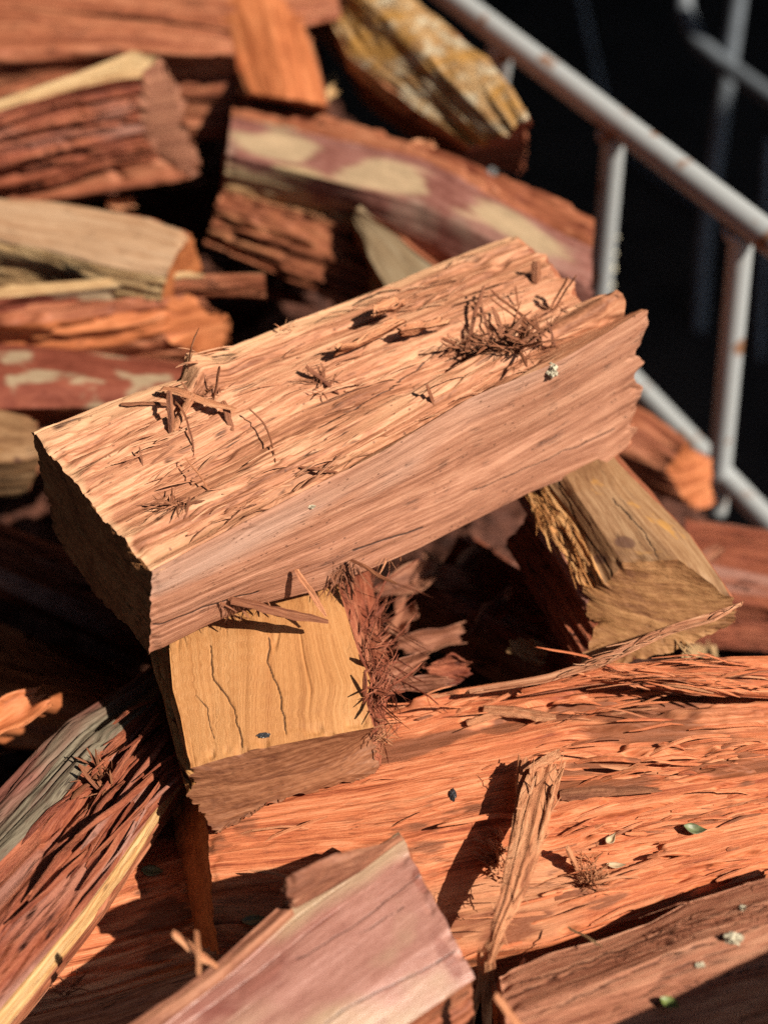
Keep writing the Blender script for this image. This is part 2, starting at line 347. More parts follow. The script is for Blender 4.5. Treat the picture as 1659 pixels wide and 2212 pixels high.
    if sap:
        for rk, wd in sap.items():
            j0_ = int(np.argmax(pan == rk)); dd = np.linalg.norm(G0 - G0[:, j0_:j0_+1], axis=2)
            sapv = np.maximum(sapv, 1-dd/wd)
    for e_, wd in enumerate(sapend):
        if wd: sapv = np.maximum(sapv, 1 - (s if e_ == 0 else Lx-s)/(wd*(1+.8*noise(s*0, cx*90, cy*90, seed+50))))
    sapv = np.clip(sapv, 0, 1)
    # jagged ends: shift along the axis near each end
    def jagf(cx, cy, sd): 
        a = noise(cx*0+1.5, cx*130, cy*130, sd) + .8*noise(cx*0, cx*40, cy*40, sd+1) + .5*noise(cx*0, cx*380, cy*380, sd+2)
        return a
    tt = np.linspace(0, 1, n)[:, None]; span = .12
    j0 = jagf(cx[0], cy[0], seed+20); j1 = jagf(cx[0], cy[0], seed+30)
    G = G - ax*(jag[0]*j0[None]*(1-sstep(0, span, tt)))[..., None] + ax*(jag[1]*j1[None]*sstep(1-span, 1, tt))[..., None]
    if pre: G = pre(G, gc, N, pan)
    idx = np.arange(n*J).reshape(n, J)
    loc = G.reshape(-1, 3).mean(0); loc[2] = G[..., 2].min()
    root = thing(name, label, cat, loc, group)
    byp = {}
    for k, p in enumerate(panels): byp.setdefault((p[0], p[1]), []).append(k)
    Gf, gf = G.reshape(-1, 3), gc.reshape(-1, 3)
    flip = None
    allF = []
    a_, b_, c_, d_ = idx[:-1], np.roll(idx, -1, 1)[:-1], np.roll(idx, -1, 1)[1:], idx[1:]
    i0, j_ = n//2, 0
    nn = np.cross(Gf[b_[i0]] - Gf[a_[i0]], Gf[d_[i0]] - Gf[a_[i0]])
    inward = (nn * (Gf[a_[i0]] - cen[i0])).sum() < 0
    for (pn, mn), ks in byp.items():
        m = np.isin(pan, ks)
        F = np.stack([a_[:, m], b_[:, m], c_[:, m], d_[:, m]], -1).reshape(-1, 4)
        if inward: F = F[:, ::-1]
        allF.append(F)
        used, inv = np.unique(F.ravel(), return_inverse=True)
        o = link(pn, Gf[used], inv.reshape(F.shape), M[mn], root, gf[used], loc=loc, sap=sapv.reshape(-1)[used], crk=crkv.reshape(-1)[used], stn=stnv.reshape(-1)[used])
        if pn in (parts or {}): o['label'] = parts[pn]
    for e in (0, 1):
        ring = G[0 if e == 0 else -1]; ring0 = G0[0 if e == 0 else -1]; c = ring0.mean(0)
        U_, S_, Vt_ = np.linalg.svd(ring0-c, full_matrices=False); pn_ = Vt_[2]; mR = max(4, int(np.linalg.norm(ring-c, axis=1).mean()/(res[1]*1.6)))
        V, g = [], []
        nring = N[0 if e == 0 else -1]
        for q in range(mR):
            t = 1 - q/mR; p = c + (ring0-c)*t
            p = p - pn_[None]*((p-c)@pn_)[:, None]*(1-t**3) + (ring-ring0)*t**8
            x, y = (p-c)@e1, (p-c)@e2
            k = endrough[e]*min(1, q/2.)
            hh = k*(noise(x*0, x*300, y*300, seed+40) + 1.5*noise(x*0, x*60, y*60, seed+41) + .7*noise(x*0+5, x*40, y*700, seed+42))
            V.append(p + ax*(hh*(1 if e else -1))[:, None]); g.append(np.stack([x*.0+s[0 if e == 0 else -1, 0], x, y], 1))
        V.append(c[None]); g.append(np.array([[s[0 if e == 0 else -1, 0], 0, 0]]))
        V = np.vstack(V); g = np.vstack(g)
        id2 = np.arange(mR*J).reshape(mR, J); A, Bq, Cq, Dq = id2[:-1], np.roll(id2, -1, 1)[:-1], np.roll(id2, -1, 1)[1:], id2[1:]
        F = np.stack([A, Bq, Cq, Dq], -1).reshape(-1, 4)
        last = id2[-1]; Ft = np.stack([last, np.roll(last, -1), np.full(J, mR*J), np.full(J, mR*J)], -1)[:, :3]
        tri = np.vstack([F[:, [0, 1, 2]], F[:, [0, 2, 3]], Ft])
        nn = np.cross(V[tri[:, 1]]-V[tri[:, 0]], V[tri[:, 2]]-V[tri[:, 0]]).sum(0)
        if (nn@ax > 0) != (e == 1): tri = tri[:, ::-1]
        # end material sees grain across: (s, x, y) -> scaled as sawn wood
        o = link(endname, V, tri, M[ends[e]], root, np.stack([g[:, 1], g[:, 2]-g[:, 1]*g[:, 1]*1.5, g[:, 1]*.15], 1), loc=loc)
        if 'end%d' % e in (parts or {}): o['label'] = parts['end%d' % e]
        BVHS.append(BVHTree.FromPolygons([tuple(v) for v in V], [tuple(t) for t in tri.tolist()]) if res[0] < .003 else None)
    if res[0] < .003:
        F = np.vstack(allF); st = 1
        BVHS.append(BVHTree.FromPolygons(Gf.tolist(), F.tolist()))
    if fringe:
        cnt, lr, wr, lift, pk = fringe
        VV, FF, GG = [], [], []; ok = np.where(np.isin(pan, pk))[0]
        for _ in range(cnt):
            for _t in range(6):
                j = int(rng.choice(ok)); i = int(rng.integers(int(n*.06)+2, n-int(n*.06)-3))
                if noise(i/n*Lx*16, cx0[j]*50, cy0[j]*50, seed+60) > .12 and (where is None or rng.random() < where(*proj(G[i, j])[:2])**2): break
            d = G0[min(i+3, n-1), j]-G0[i-2, j]; d /= np.linalg.norm(d)+1e-9; d *= (1 if i < n*.12 else -1 if i > n*.88 else rng.choice([-1, 1])); nn_ = N[i, j]
            sd = np.cross(d, nn_); L_ = rng.uniform(*lr); wd = rng.uniform(*wr); d = d + sd*rng.normal(0, .09); 
            p0 = G[i, j] - nn_*.0006; p1 = p0 + d*L_ + nn_*lift*rng.uniform(.05, 1)**3*L_*5
            v, f, g = sliver(p0, p1, wd, wd*.3, seed=int(rng.integers(9999)), bend=nn_*L_*rng.uniform(-.05, .15), nseg=5, up=nn_)
            off = sum(len(x) for x in VV); VV.append(v); FF += [tuple(a+off for a in q) for q in f]; GG.append(g + np.array([s[i, 0], cx0[j], cy0[j]]))
        link('lifted_fibres', np.vstack(VV), FF, M[panels[pk[0]][1]], root, np.vstack(GG), loc=loc, smooth=False)
    return root
def low(r, dz, dx=0, dy=0):
    return [P(*p)+np.array([dx, dy, dz]) if not isinstance(p, np.ndarray) else p+np.array([dx, dy, dz]) for p in r]

FINE = (.0012, .0007); MED = (.002, .0011); FAR = (.004, .0022)
# ------------------------------------------------------------------ ground, litter bed, added light blockers
def grid(name, x0, x1, y0, y1, nx, ny, zf, mat):
    X, Y = np.meshgrid(np.linspace(x0, x1, nx), np.linspace(y0, y1, ny)); Z = zf(X, Y)
    V = np.stack([X, Y, Z], -1).reshape(-1, 3); i = np.arange(nx*ny).reshape(ny, nx)
    F = np.stack([i[:-1, :-1], i[:-1, 1:], i[1:, 1:], i[1:, :-1]], -1).reshape(-1, 4)
    return link(name, V, F, mat, gc=V)
soil = plain('dark_soil', (.03, .024, .02), .95, var=.5, scale=8)
o = grid('ground', -60, 60, -60, 60, 3, 3, lambda X, Y: X*0, soil); tag(o, 'dark bare soil in deep shade around the wood pile', None, kind='structure')
LX = lambda y: .50 - .5*(y-1.1)*.9                      # inner side of the railing
def bedz(X, Y):
    z = .56 + .05*noise(X*8, Y*8, X*0, 3) + .02*noise(X*40, Y*40, X*0, 4) + .008*noise(X*150, Y*150, X*0, 5)
    edge = X - (.33 - .45*(Y-1.15))
    z = z - .10*sstep(-.25, 0, edge) - .6*sstep(-.01, .02, edge)
    z = z - .6*sstep(2.3, 2.5, Y) - .6*sstep(.95, 1.1, np.abs(X)) - .6*sstep(.0, -.15, Y-.25)
    return np.maximum(z, -.02)
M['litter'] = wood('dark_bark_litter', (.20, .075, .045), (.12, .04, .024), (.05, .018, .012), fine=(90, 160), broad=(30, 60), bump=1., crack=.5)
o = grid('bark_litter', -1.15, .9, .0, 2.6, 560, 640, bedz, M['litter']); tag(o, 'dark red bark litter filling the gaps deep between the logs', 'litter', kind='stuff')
# added blocker out of view: shades the yard and cuts the sky light
poly = [(2.35, -3), (7, -3), (7, 6), (-4, 6), (-4, -3), (.35, -3), (.35, 1.35), (1.35, 1.35), (2.35, 1.45)]
V = [(x, y, 2.5+.03*k) for k in (0, 1) for x, y in poly]; n_ = len(poly)
F = [tuple(range(n_))[::-1], tuple(range(n_, 2*n_))] + [(i, (i+1) % n_, n_+(i+1) % n_, n_+i) for i in range(n_)]
o = link('added_shade_roof', np.array(V), F, plain('dark_shade_sheet', (.05, .05, .05)), smooth=False, loc=np.array([4, 2, 2.5])); tag(o, 'unseen dark plate added overhead to shade the yard and cut sky light', 'light blocker')

for nm, (x0, x1, y0, y1), lb in (('added_shade_wall', (-4, -3.9, -3, 6), 'unseen dark wall added on the left of the pile to cut sky light'), ('added_shade_wall', (-3.89, 7, 5.9, 6), 'unseen dark wall added at the back of the yard to cut sky light')):  # added walls out of view that cut the sky light
    V = [(x, y, z) for z in (0, 2.49) for x, y in ((x0, y0), (x1, y0), (x1, y1), (x0, y1))]
    o = link(nm, np.array(V), [(3, 2, 1, 0), (4, 5, 6, 7), (0, 1, 5, 4), (1, 2, 6, 5), (2, 3, 7, 6), (3, 0, 4, 7)], plain('dark_shade_side', (.03, .027, .025)), smooth=False, loc=np.array([x0, y0, 0])); tag(o, lb, 'wall')
# ------------------------------------------------------------------ logs, near to far
A_ = [(330, 1235, .897), (500, 1143, .899), (830, 973, .905), (1015, 860, .910), (1204, 783, .915), (1397, 668, .924)]
Fr = [(325, 1415, .840), (450, 1352, .837), (545, 1310, .835), (700, 1272, .833), (900, 1187, .83), (1150, 1062, .83), (1310, 1000, .83), (1370, 955, .833)]
T_ = [(70, 935, .912), (230, 868, .914), (330, 830, .914), (386, 816, .914), (399, 758, .932), (428, 758, .928), (450, 764, .922), (620, 693, .92), (860, 605, .918), (1000, 548, .917), (1110, 507, .918)]
topst = dict(wave=.0030, ridge=.0007, step=.0056, crack=.0034, flake=.0018); frst = dict(wave=.0012, ridge=.00025, step=.0007, crack=.0022, flake=.0003)
log('firewood_log', 'big pink split log on top of the pile, strewn with loose splinters', 'log',
    [T_, [(160, 1035, .908), (600, 800, .917), (1190, 568, .921)], [(240, 1130, .900), (700, 900, .907), (1278, 672, .903)],
     [(295, 1195, .899), (760, 975, .903), (1200, 715, .915), (1342, 634, .930)], [(312, 1214, .895), (780, 970, .900), (1190, 755, .905), (1346, 694, .910)], A_,
     [(328, 1320, .872), (700, 1160, .866), (1100, 965, .866), (1388, 800, .884)], Fr,
     [(200, 1275, .805), (1300, 1010, .80)], [(120, 1150, .826), (1130, 640, .83)]],
    [('split_face', 'pink', topst)]*5 + [('smooth_side', 'pink_smooth', frst)]*2 + [('underside', 'redbrown', STY)]*2 + [('back_side', 'pink', STY)],
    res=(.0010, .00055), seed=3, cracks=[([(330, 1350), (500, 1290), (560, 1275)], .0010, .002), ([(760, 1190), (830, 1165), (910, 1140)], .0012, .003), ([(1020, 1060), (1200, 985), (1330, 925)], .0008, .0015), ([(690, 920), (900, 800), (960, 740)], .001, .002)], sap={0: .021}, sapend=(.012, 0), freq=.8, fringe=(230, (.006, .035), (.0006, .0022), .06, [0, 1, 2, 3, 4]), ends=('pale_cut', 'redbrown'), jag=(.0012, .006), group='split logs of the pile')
TL = [(412, 1658, .800), (392, 1560, .805), (372, 1490, .81), (365, 1410, .815), (350, 1300, .82), (340, 1190, .82)]
TR = [(806, 1572, .800), (790, 1520, .806), (800, 1470, .81), (770, 1400, .815), (738, 1288, .823), (700, 1130, .83)]
log('firewood_log', 'yellow block with curly grain propping up the near end of the pink top log', 'log',
    [TL, [(545, 1620, .802), (550, 1360, .822), (530, 1160, .826)], TR,
     [(812, 1590, .78), (838, 1480, .782), (812, 1300, .79), (780, 1150, .79)],
     [(808, 1672, .763), (820, 1500, .765), (800, 1300, .765), (780, 1200, .765)],
     [(690, 1702, .763), (700, 1400, .76)], [(570, 1752, .760), (600, 1400, .75)],
     [(465, 1806, .754), (430, 1600, .75), (400, 1400, .75)], [(425, 1730, .775), (362, 1500, .785), (330, 1300, .785)]],
    [('curly_face', 'yellow', dict(wave=.0008, ridge=.00012, crack=.0012))]*2 + [('fibrous_side', 'red_fibre', ROUGH)]*2 + [('underside', 'redbrown', STY)]*3 + [('rough_side', 'sap_edge', ROUGH)]*2,
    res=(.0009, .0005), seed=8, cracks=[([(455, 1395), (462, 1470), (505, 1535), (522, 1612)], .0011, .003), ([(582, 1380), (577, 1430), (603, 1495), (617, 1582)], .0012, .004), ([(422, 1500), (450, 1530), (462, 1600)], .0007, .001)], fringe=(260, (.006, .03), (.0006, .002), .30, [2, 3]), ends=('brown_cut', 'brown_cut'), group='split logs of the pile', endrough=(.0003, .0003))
TB = [(440, 1600, .750), (820, 1532, .755), (1000, 1492, .757), (1150, 1468, .757), (1300, 1450, .762), (1500, 1432, .766), (1760, 1420, .766)]
TF = [(472, 2062, .742), (760, 2075, .744), (1010, 2068, .746), (1200, 2036, .748), (1400, 1972, .75), (1659, 1885, .754), (1790, 1840, .754)]
log('firewood_log', 'broad bright orange log with a torn face, filling the lower right of the pile', 'log',
    [TB, [(440, 1720, .753), (900, 1640, .762), (1250, 1560, .768), (1760, 1530, .772)], [(452, 1850, .752), (900, 1800, .760), (1250, 1720, .766), (1760, 1650, .770)],
     TF, [(428, 2040, .692), *low(TF[2:], -.065, 0, .01)], [(350, 1650, .69), *low(TB[1:], -.07)]],
    [('torn_face', 'orange', dict(wave=.0045, ridge=.0009, step=.013, crack=.008, flake=.0022))]*3 + [('front_side', 'orange', STY)] + [('underside', 'redbrown', STY)] + [('back_side', 'redbrown', STY)],
    res=(.0013, .00065), seed=14, freq=.6, stains=[(1290, 1690, 150, 42, -2), (1590, 1650, 150, 34, 0), (1430, 1585, 220, 22, 3), (1090, 1575, 70, 16, -8), (1500, 1770, 120, 14, -5)], fringe=(260, (.01, .05), (.0008, .0045), .07, [0, 1, 2]), where=lambda u, v: .16 + .82*np.maximum(sstep(1080, 1300, u + .2*(v-1800)), 1-sstep(1540, 1590, v)), ends=('orange_cut', 'orange_cut'), group='split logs of the pile', jag=(.0008, .004))
R1 = [(861, 1800, .800), (740, 1880, .801), (615, 1960, .802), (470, 2090, .802), (300, 2215, .802), (120, 2350, .802)]
R3 = [(1025, 2112, .800), (850, 2232, .800), (600, 2410, .80)]
log('firewood_log', 'mauve slab of smooth bark with a straight sawn edge, nearest the bottom edge', 'log',
    [R1, [(915, 1903, .8035), (380, 2300, .8055)], [(970, 2010, .8035), (480, 2360, .8055)], R3, low(R3, -.045), low(R1, -.045, .01, 0)],
    [('smooth_bark', 'mauve', dict(wave=.0024, ridge=.00010, crack=.0008))]*3 + [('split_side', 'redbrown', STY)] + [('underside', 'redbrown', STY)] + [('split_side', 'redbrown', ROUGH)],
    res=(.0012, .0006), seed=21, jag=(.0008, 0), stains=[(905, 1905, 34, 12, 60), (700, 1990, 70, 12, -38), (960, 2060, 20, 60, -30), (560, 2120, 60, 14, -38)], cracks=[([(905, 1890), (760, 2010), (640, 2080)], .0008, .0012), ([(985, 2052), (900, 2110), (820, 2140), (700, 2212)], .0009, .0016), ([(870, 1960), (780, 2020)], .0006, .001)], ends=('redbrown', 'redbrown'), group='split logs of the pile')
G1 = [(1078, 2108, .765), (1180, 2060, .768), (1300, 2028, .772), (1400, 1990, .776), (1480, 1946, .780), (1560, 1922, .785), (1659, 1892, .79), (1800, 1850, .79)]
G3 = [(1100, 2330, .775), (1350, 2280, .785), (1800, 2170, .79)]
log('firewood_log', 'long smooth brown log with a wavy grain in the lower right corner', 'log',
    [G1, [(1090, 2190, .785), (1300, 2110, .793), (1500, 2030, .80), (1800, 1950, .81)], [(1095, 2260, .785), (1350, 2190, .795), (1800, 2060, .812)], G3, low(G3, -.07), low(G1, -.07)],
    [('weathered_face', 'brown_smooth', dict(wave=.0028, ridge=.0004, step=.0010, crack=.0022, flake=.0002))]*3 + [('underside', 'redbrown', STY)]*3,
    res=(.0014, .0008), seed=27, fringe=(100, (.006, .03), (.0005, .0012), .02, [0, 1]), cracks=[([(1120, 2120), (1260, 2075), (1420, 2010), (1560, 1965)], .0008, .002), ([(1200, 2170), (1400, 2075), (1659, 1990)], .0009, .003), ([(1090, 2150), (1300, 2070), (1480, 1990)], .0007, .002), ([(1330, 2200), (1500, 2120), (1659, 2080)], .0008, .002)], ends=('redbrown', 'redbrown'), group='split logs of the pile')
D1 = [(330, 1440, .745), (285, 1478, .745), (150, 1560, .75), (0, 1715, .755), (-140, 1850, .755)]
D3 = [(470, 1560, .745), (405, 1640, .75), (318, 1757, .753), (175, 1955, .752), (0, 2172, .75), (-90, 2280, .75)]
D4 = [(478, 1585, .73), (412, 1660, .735), (335, 1774, .738), (215, 1955, .736), (25, 2195, .734), (-60, 2305, .73)]
log('firewood_log', 'leaning red log with grey green bark and a pale yellow sapwood edge, at lower left', 'log',
    [D1, [(385, 1470, .755), (230, 1600, .765), (120, 1735, .77), (0, 1855, .77), (-100, 1960, .77)],
     [(440, 1510, .755), (200, 1790, .768), (0, 2020, .768), (-80, 2120, .765)], D3, D4, low(D4, -.03, -.01, 0), low(D1, -.05)],
    [('grey_bark', 'grey_bark', dict(wave=.003, ridge=.0009, step=.002, crack=.003, flake=.001))] + [('split_face', 'redwood', dict(wave=.004, ridge=.0012, step=.010, crack=.005, flake=.003))]*2 +
    [('sapwood_edge', 'sapwood', STY)] + [('underside', 'redbrown', STY)]*3,
    res=FINE, seed=33, freq=.7, fringe=(90, (.015, .08), (.001, .005), .06, [1, 2]), ends=('redbrown', 'redbrown'), group='split logs of the pile')
H1 = [(-80, 1850, .685), (250, 1760, .685), (560, 1680, .685)]; H2 = [(-80, 2235, .68), (200, 2165, .68), (320, 2128, .68), (640, 2030, .68)]
log('firewood_log', 'pink orange log lying low under the leaning red log, half in shadow', 'log',
    [H1, [(-80, 2030, .692), (560, 1850, .690)], H2, low(H2, -.06), low(H1, -.06)],
    [('split_face', 'orange', STY)]*2 + [('underside', 'redbrown', STY)]*3, res=MED, seed=41, group='split logs of the pile')
log('firewood_log', 'weathered tan log with brown sawn end under the top log, right', 'log',
    [[(1245, 1270, .79), (1160, 1110, .812), (1140, 1060, .815), (1100, 990, .818)],
     [(1308, 1262, .797), (1250, 1140, .815), (1182, 1045, .826), (1140, 970, .828)],
     [(1345, 1216, .812), (1240, 1060, .832), (1190, 960, .834)], [(1460, 1210, .816), (1320, 1050, .833), (1260, 950, .834)],
     [(1572, 1288, .802), (1480, 1150, .812), (1330, 1000, .823), (1290, 940, .824)],
     [(1590, 1345, .785), (1420, 1080, .785), (1320, 980, .785)], [(1440, 1412, .768), (1250, 1150, .76)],
     [(1258, 1450, .755), (1090, 1180, .745)], [(1290, 1345, .775), (1130, 1110, .775)]],
    [('sapwood_strip', 'sap_edge', ROUGH)] + [('weathered_face', 'tan_weathered', dict(wave=.0015, ridge=.0002, crack=.002, step=.0003))]*3 + [('underside', 'redbrown', STY)]*3 + [('dark_side', 'redwood', ROUGH)]*2,
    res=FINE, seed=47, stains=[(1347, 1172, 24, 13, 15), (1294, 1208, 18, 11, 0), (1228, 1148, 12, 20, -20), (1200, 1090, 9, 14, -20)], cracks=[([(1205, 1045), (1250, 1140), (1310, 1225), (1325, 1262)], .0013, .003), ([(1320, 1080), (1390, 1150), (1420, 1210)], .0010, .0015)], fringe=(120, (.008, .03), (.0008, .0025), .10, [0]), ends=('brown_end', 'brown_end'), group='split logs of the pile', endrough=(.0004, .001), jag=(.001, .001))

# background logs
def far(label, rails, panels, seed, ends=('redbrown', 'redbrown'), **k):
    k.setdefault('res', FAR); return log('firewood_log', label, 'log', rails, panels, seed=seed, ends=ends, group='split logs of the pile', **k)
FS = dict(wave=.004, ridge=.001, step=.004, crack=.004, flake=.002); FSm = dict(wave=.003, ridge=.0004, step=.0006, crack=.001)
FR = dict(wave=.005, ridge=.003, step=.010, crack=.008, flake=.003)
k1 = [(515, 203, .80), (700, 258, .805), (900, 318, .805), (1100, 395, .805), (1280, 468, .80)]
far('large mauve log with pale spots on its bark, behind the pink top log',
    [k1, [(500, 245, .818), (900, 345, .825), (1280, 525, .82)], [(490, 330, .81), (900, 440, .815), (1278, 620, .81)], [(484, 395, .785), (750, 462, .785), (1276, 720, .78)],
     [(462, 465, .765), (735, 550, .76), (1270, 790, .75)], [(440, 535, .738), (715, 640, .735), (1250, 850, .70)], low(k1, -.1)],
    [('torn_bark_edge', 'redbrown', FR), ('spotted_bark', 'mauve_far', FSm), ('spotted_bark', 'mauve_far', FSm), ('layered_side', 'layered', FR), ('layered_side', 'layered', FR), ('underside', 'redbrown', FS), ('underside', 'redbrown', FS)],
    51, res=(.003, .0016), stains=[(610, 312, 105, 26, 10), (840, 385, 110, 34, 12), (1120, 500, 150, 34, 25), (620, 262, 130, 14, 14)])
far('small grey tan wedge of wood between the spotted log and the pink top log',
    [[(772, 443, .80), (870, 505, .80), (985, 600, .80)], [(755, 462, .79), (800, 560, .79), (860, 660, .79)], [(785, 560, .765), (850, 690, .76)], [(735, 520, .73), (712, 645, .70), (720, 700, .70)], [(790, 440, .73), (980, 620, .72)]],
    [('weathered_face', 'grey_tan', FSm), ('orange_edge', 'sap_edge', FS), ('dark_side', 'layered', FS), ('underside', 'redbrown', FS), ('underside', 'redbrown', FS)], 53)
k9 = [(790, -80, .87), (950, 45, .87), (1050, 130, .87), (1100, 190, .868), (1142, 262, .862)]
k9b = [(680, -40, .85), (715, 60, .845), (750, 130, .84), (850, 205, .835), (930, 262, .832), (1010, 322, .83)]
far('thick log with crusty yellow lichen bark beside the railing',
    [k9, [(730, -60, .872), (850, 60, .868), (980, 180, .862), (1085, 290, .853)], k9b, [(690, 70, .76), (800, 240, .75), (1000, 365, .745)], [(760, 40, .74), (950, 140, .74), (1130, 372, .745)]],
    [('lichen_bark', 'moss', dict(wave=.007, ridge=.0010, step=.0015, flake=.0016, crack=.001))]*2 + [('dark_side', 'layered', FS)] + [('underside', 'redbrown', FS)]*2, 57, ends=('redbrown', 'redwood'), jag=(0, .006), res=(.003, .0016))
far('bright orange sawn log end touching the top edge between two red logs',
    [[(535, 202, .835), (478, 60, .85), (440, -60, .86)], [(620, 215, .838), (590, 60, .858), (570, -60, .86)], [(702, 230, .83), (668, 110, .845), (655, 60, .85), (700, -60, .86)], [(706, 260, .77), (690, 60, .78)], [(540, 235, .77), (470, 60, .78)]],
    [('orange_face', 'far_orange', FSm)]*2 + [('dark_side', 'layered', FS), ('underside', 'redbrown', FS), ('dark_side', 'layered', FS)], 61)
k7 = [(-90, 5, .87), (0, 12, .87), (250, 42, .87), (470, 66, .868), (500, 72, .866)]
k7b = [(-90, 200, .825), (0, 192, .825), (200, 178, .828), (400, 168, .83), (512, 166, .83)]
far('long red brown log with straight streaks crossing the upper left corner',
    [k7, [(-90, 120, .865), (250, 105, .865), (508, 120, .862)], k7b, low(k7b, -.06), low(k7, -.09)], [('split_face', 'redbrown', FS)]*2 + [('underside', 'redbrown', FS)]*3, 67)
far('orange red log at the very top edge, behind the long streaked log',
    [[(-90, -90, .85), (740, -70, .87)], [(-90, 10, .855), (300, 35, .855), (560, 75, .85), (735, 40, .85)], [(-90, 30, .78), (735, 60, .78)], [(-90, -70, .78), (740, -50, .78)]],
    [('split_face', 'redbrown', FS)] + [('underside', 'redbrown', FS)]*3, 68)
far('dark red log with a torn face and pinkish sawn end, upper left',
    [[(345, 130, .872), (285, 112, .874), (150, 160, .87), (0, 212, .865), (-90, 245, .86)], [(302, 165, .862), (150, 195, .86), (0, 240, .855), (-90, 268, .85)], [(308, 285, .815), (200, 310, .81), (0, 360, .80), (-90, 385, .79)],
     [(345, 345, .79), (150, 385, .77), (-90, 430, .76)], [(412, 388, .775), (0, 450, .75), (-90, 470, .75)], [(440, 355, .785), (100, 300, .76), (-90, 300, .77)], [(385, 190, .85), (100, 160, .85), (-90, 220, .84)]],
    [('pale_edge', 'straw', FS), ('torn_face', 'redwood', FR), ('torn_face', 'redwood', FR), ('underside', 'redbrown', FS), ('underside', 'redbrown', FS), ('underside', 'redbrown', FS), ('underside', 'redbrown', FS)], 71, jag=(.003, .0), res=(.003, .0016), ends=('mauve_end', 'redbrown') if 'mauve_end' in M else ('bark_shred', 'redbrown'))
k5 = [(410, 503, .82), (330, 475, .82), (200, 452, .82), (90, 434, .82), (0, 428, .82), (-90, 420, .82)]
k5b = [(358, 598, .812), (220, 572, .812), (100, 540, .812), (0, 522, .812), (-90, 505, .812)]
far('flat pale tan log with a smooth top, at the left edge',
    [k5, [(385, 550, .822), (180, 505, .822), (-90, 465, .822)], k5b, low(k5b, -.045, -.01, 0), [(436, 600, .765), (-90, 520, .75)], [(428, 540, .79), (-90, 440, .76)]],
    [('tan_face', 'tan', FSm)]*2 + [('split_side', 'straw', FS)] + [('underside', 'redbrown', FS)]*3, 77, ends=('orange_cut', 'redbrown'), res=(.003, .0016))
k4 = [(572, 588, .80), (400, 590, .80), (280, 603, .80), (120, 617, .80), (0, 628, .80), (-90, 636, .80)]
k4b = [(570, 596, .797), (400, 600, .797), (280, 615, .797), (120, 632, .797), (0, 645, .797), (-90, 652, .797)]
far('long thin bark strip with a pale edge, lying across the left side',
    [k4, k4b, [(550, 622, .775), (280, 668, .77), (-90, 715, .77)], low(k4, -.025)], [('pale_edge', 'straw', FSm), ('bark', 'maroon_bark', FS), ('underside', 'redbrown', FS), ('underside', 'redbrown', FS)], 79, res=(.003, .0014))
far('orange log with a rounded pale orange sawn end, under the thin bark strip',
    [[(440, 638, .785), (200, 650, .785), (-90, 665, .785)], [(358, 662, .785), (150, 690, .78), (-90, 700, .78)], [(355, 720, .762), (150, 740, .755), (-90, 760, .75)], [(420, 768, .735), (100, 790, .73), (-90, 800, .72)], [(500, 745, .735), (100, 740, .70)], [(502, 690, .76), (100, 660, .72)]],
    [('split_face', 'redbrown', FR), ('split_face', 'far_orange', FR), ('split_face', 'redbrown', FR), ('underside', 'redbrown', FS), ('underside', 'redbrown', FS), ('underside', 'redbrown', FS)], 83, ends=('far_orange', 'redbrown'), res=(.003, .0016))
far('maroon log with large pale grey spots on its bark, left of the pink top log',
    [[(430, 790, .755), (200, 762, .755), (0, 742, .755), (-90, 738, .755)], [(400, 830, .765), (180, 810, .768), (-90, 800, .768)], [(350, 880, .755), (150, 875, .755), (-90, 880, .755)], [(350, 920, .70), (-90, 920, .70)], [(430, 800, .69), (-90, 750, .69)]],
    [('spotted_bark', 'maroon_bark', FSm)]*2 + [('underside', 'redbrown', FS)]*3, 89, bulge=[.004, .004, 0, 0, 0], res=(.003, .0016))
far('yellow brown sawn block at the left edge beside the near corner of the top log',
    [[(78, 905, .765), (0, 885, .765), (-90, 870, .765)], [(92, 985, .745), (40, 1000, .742), (-90, 1000, .74)], [(60, 1060, .70), (-90, 1080, .69)], [(95, 1010, .68), (-90, 950, .68)]],
    [('sawn_face', 'tan_weathered', FSm), ('sawn_face', 'tan_weathered', FSm), ('underside', 'redbrown', FS), ('underside', 'redbrown', FS)], 91)
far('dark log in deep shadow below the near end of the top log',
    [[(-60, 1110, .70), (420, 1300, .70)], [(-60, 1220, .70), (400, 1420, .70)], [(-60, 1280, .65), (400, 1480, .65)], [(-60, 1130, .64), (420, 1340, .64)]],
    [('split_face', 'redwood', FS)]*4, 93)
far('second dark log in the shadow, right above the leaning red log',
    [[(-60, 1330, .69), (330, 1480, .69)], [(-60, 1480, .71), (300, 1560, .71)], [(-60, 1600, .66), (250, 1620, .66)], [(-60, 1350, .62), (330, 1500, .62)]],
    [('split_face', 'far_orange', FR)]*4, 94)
far('red log with orange rim at its open end, by the railing post foot',
    [[(1535, 985, .61), (1440, 930, .63), (1250, 800, .63)], [(1480, 960, .645), (1400, 900, .65), (1200, 800, .65)], [(1440, 1010, .62), (1330, 960, .635), (1150, 850, .63)], [(1500, 1110, .57), (1330, 1040, .58), (1150, 950, .58)], [(1548, 1090, .57), (1350, 960, .55)]],
    [('split_face', 'redbrown', FS)]*3 + [('underside', 'redbrown', FS)]*2, 97, ends=('far_orange', 'redbrown'), res=(.003, .0016))
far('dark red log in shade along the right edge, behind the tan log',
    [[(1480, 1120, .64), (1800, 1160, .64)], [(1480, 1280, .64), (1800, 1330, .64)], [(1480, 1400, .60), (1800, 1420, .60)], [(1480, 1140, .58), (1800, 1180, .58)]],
    [('split_face', 'redwood', FS)]*4, 98)
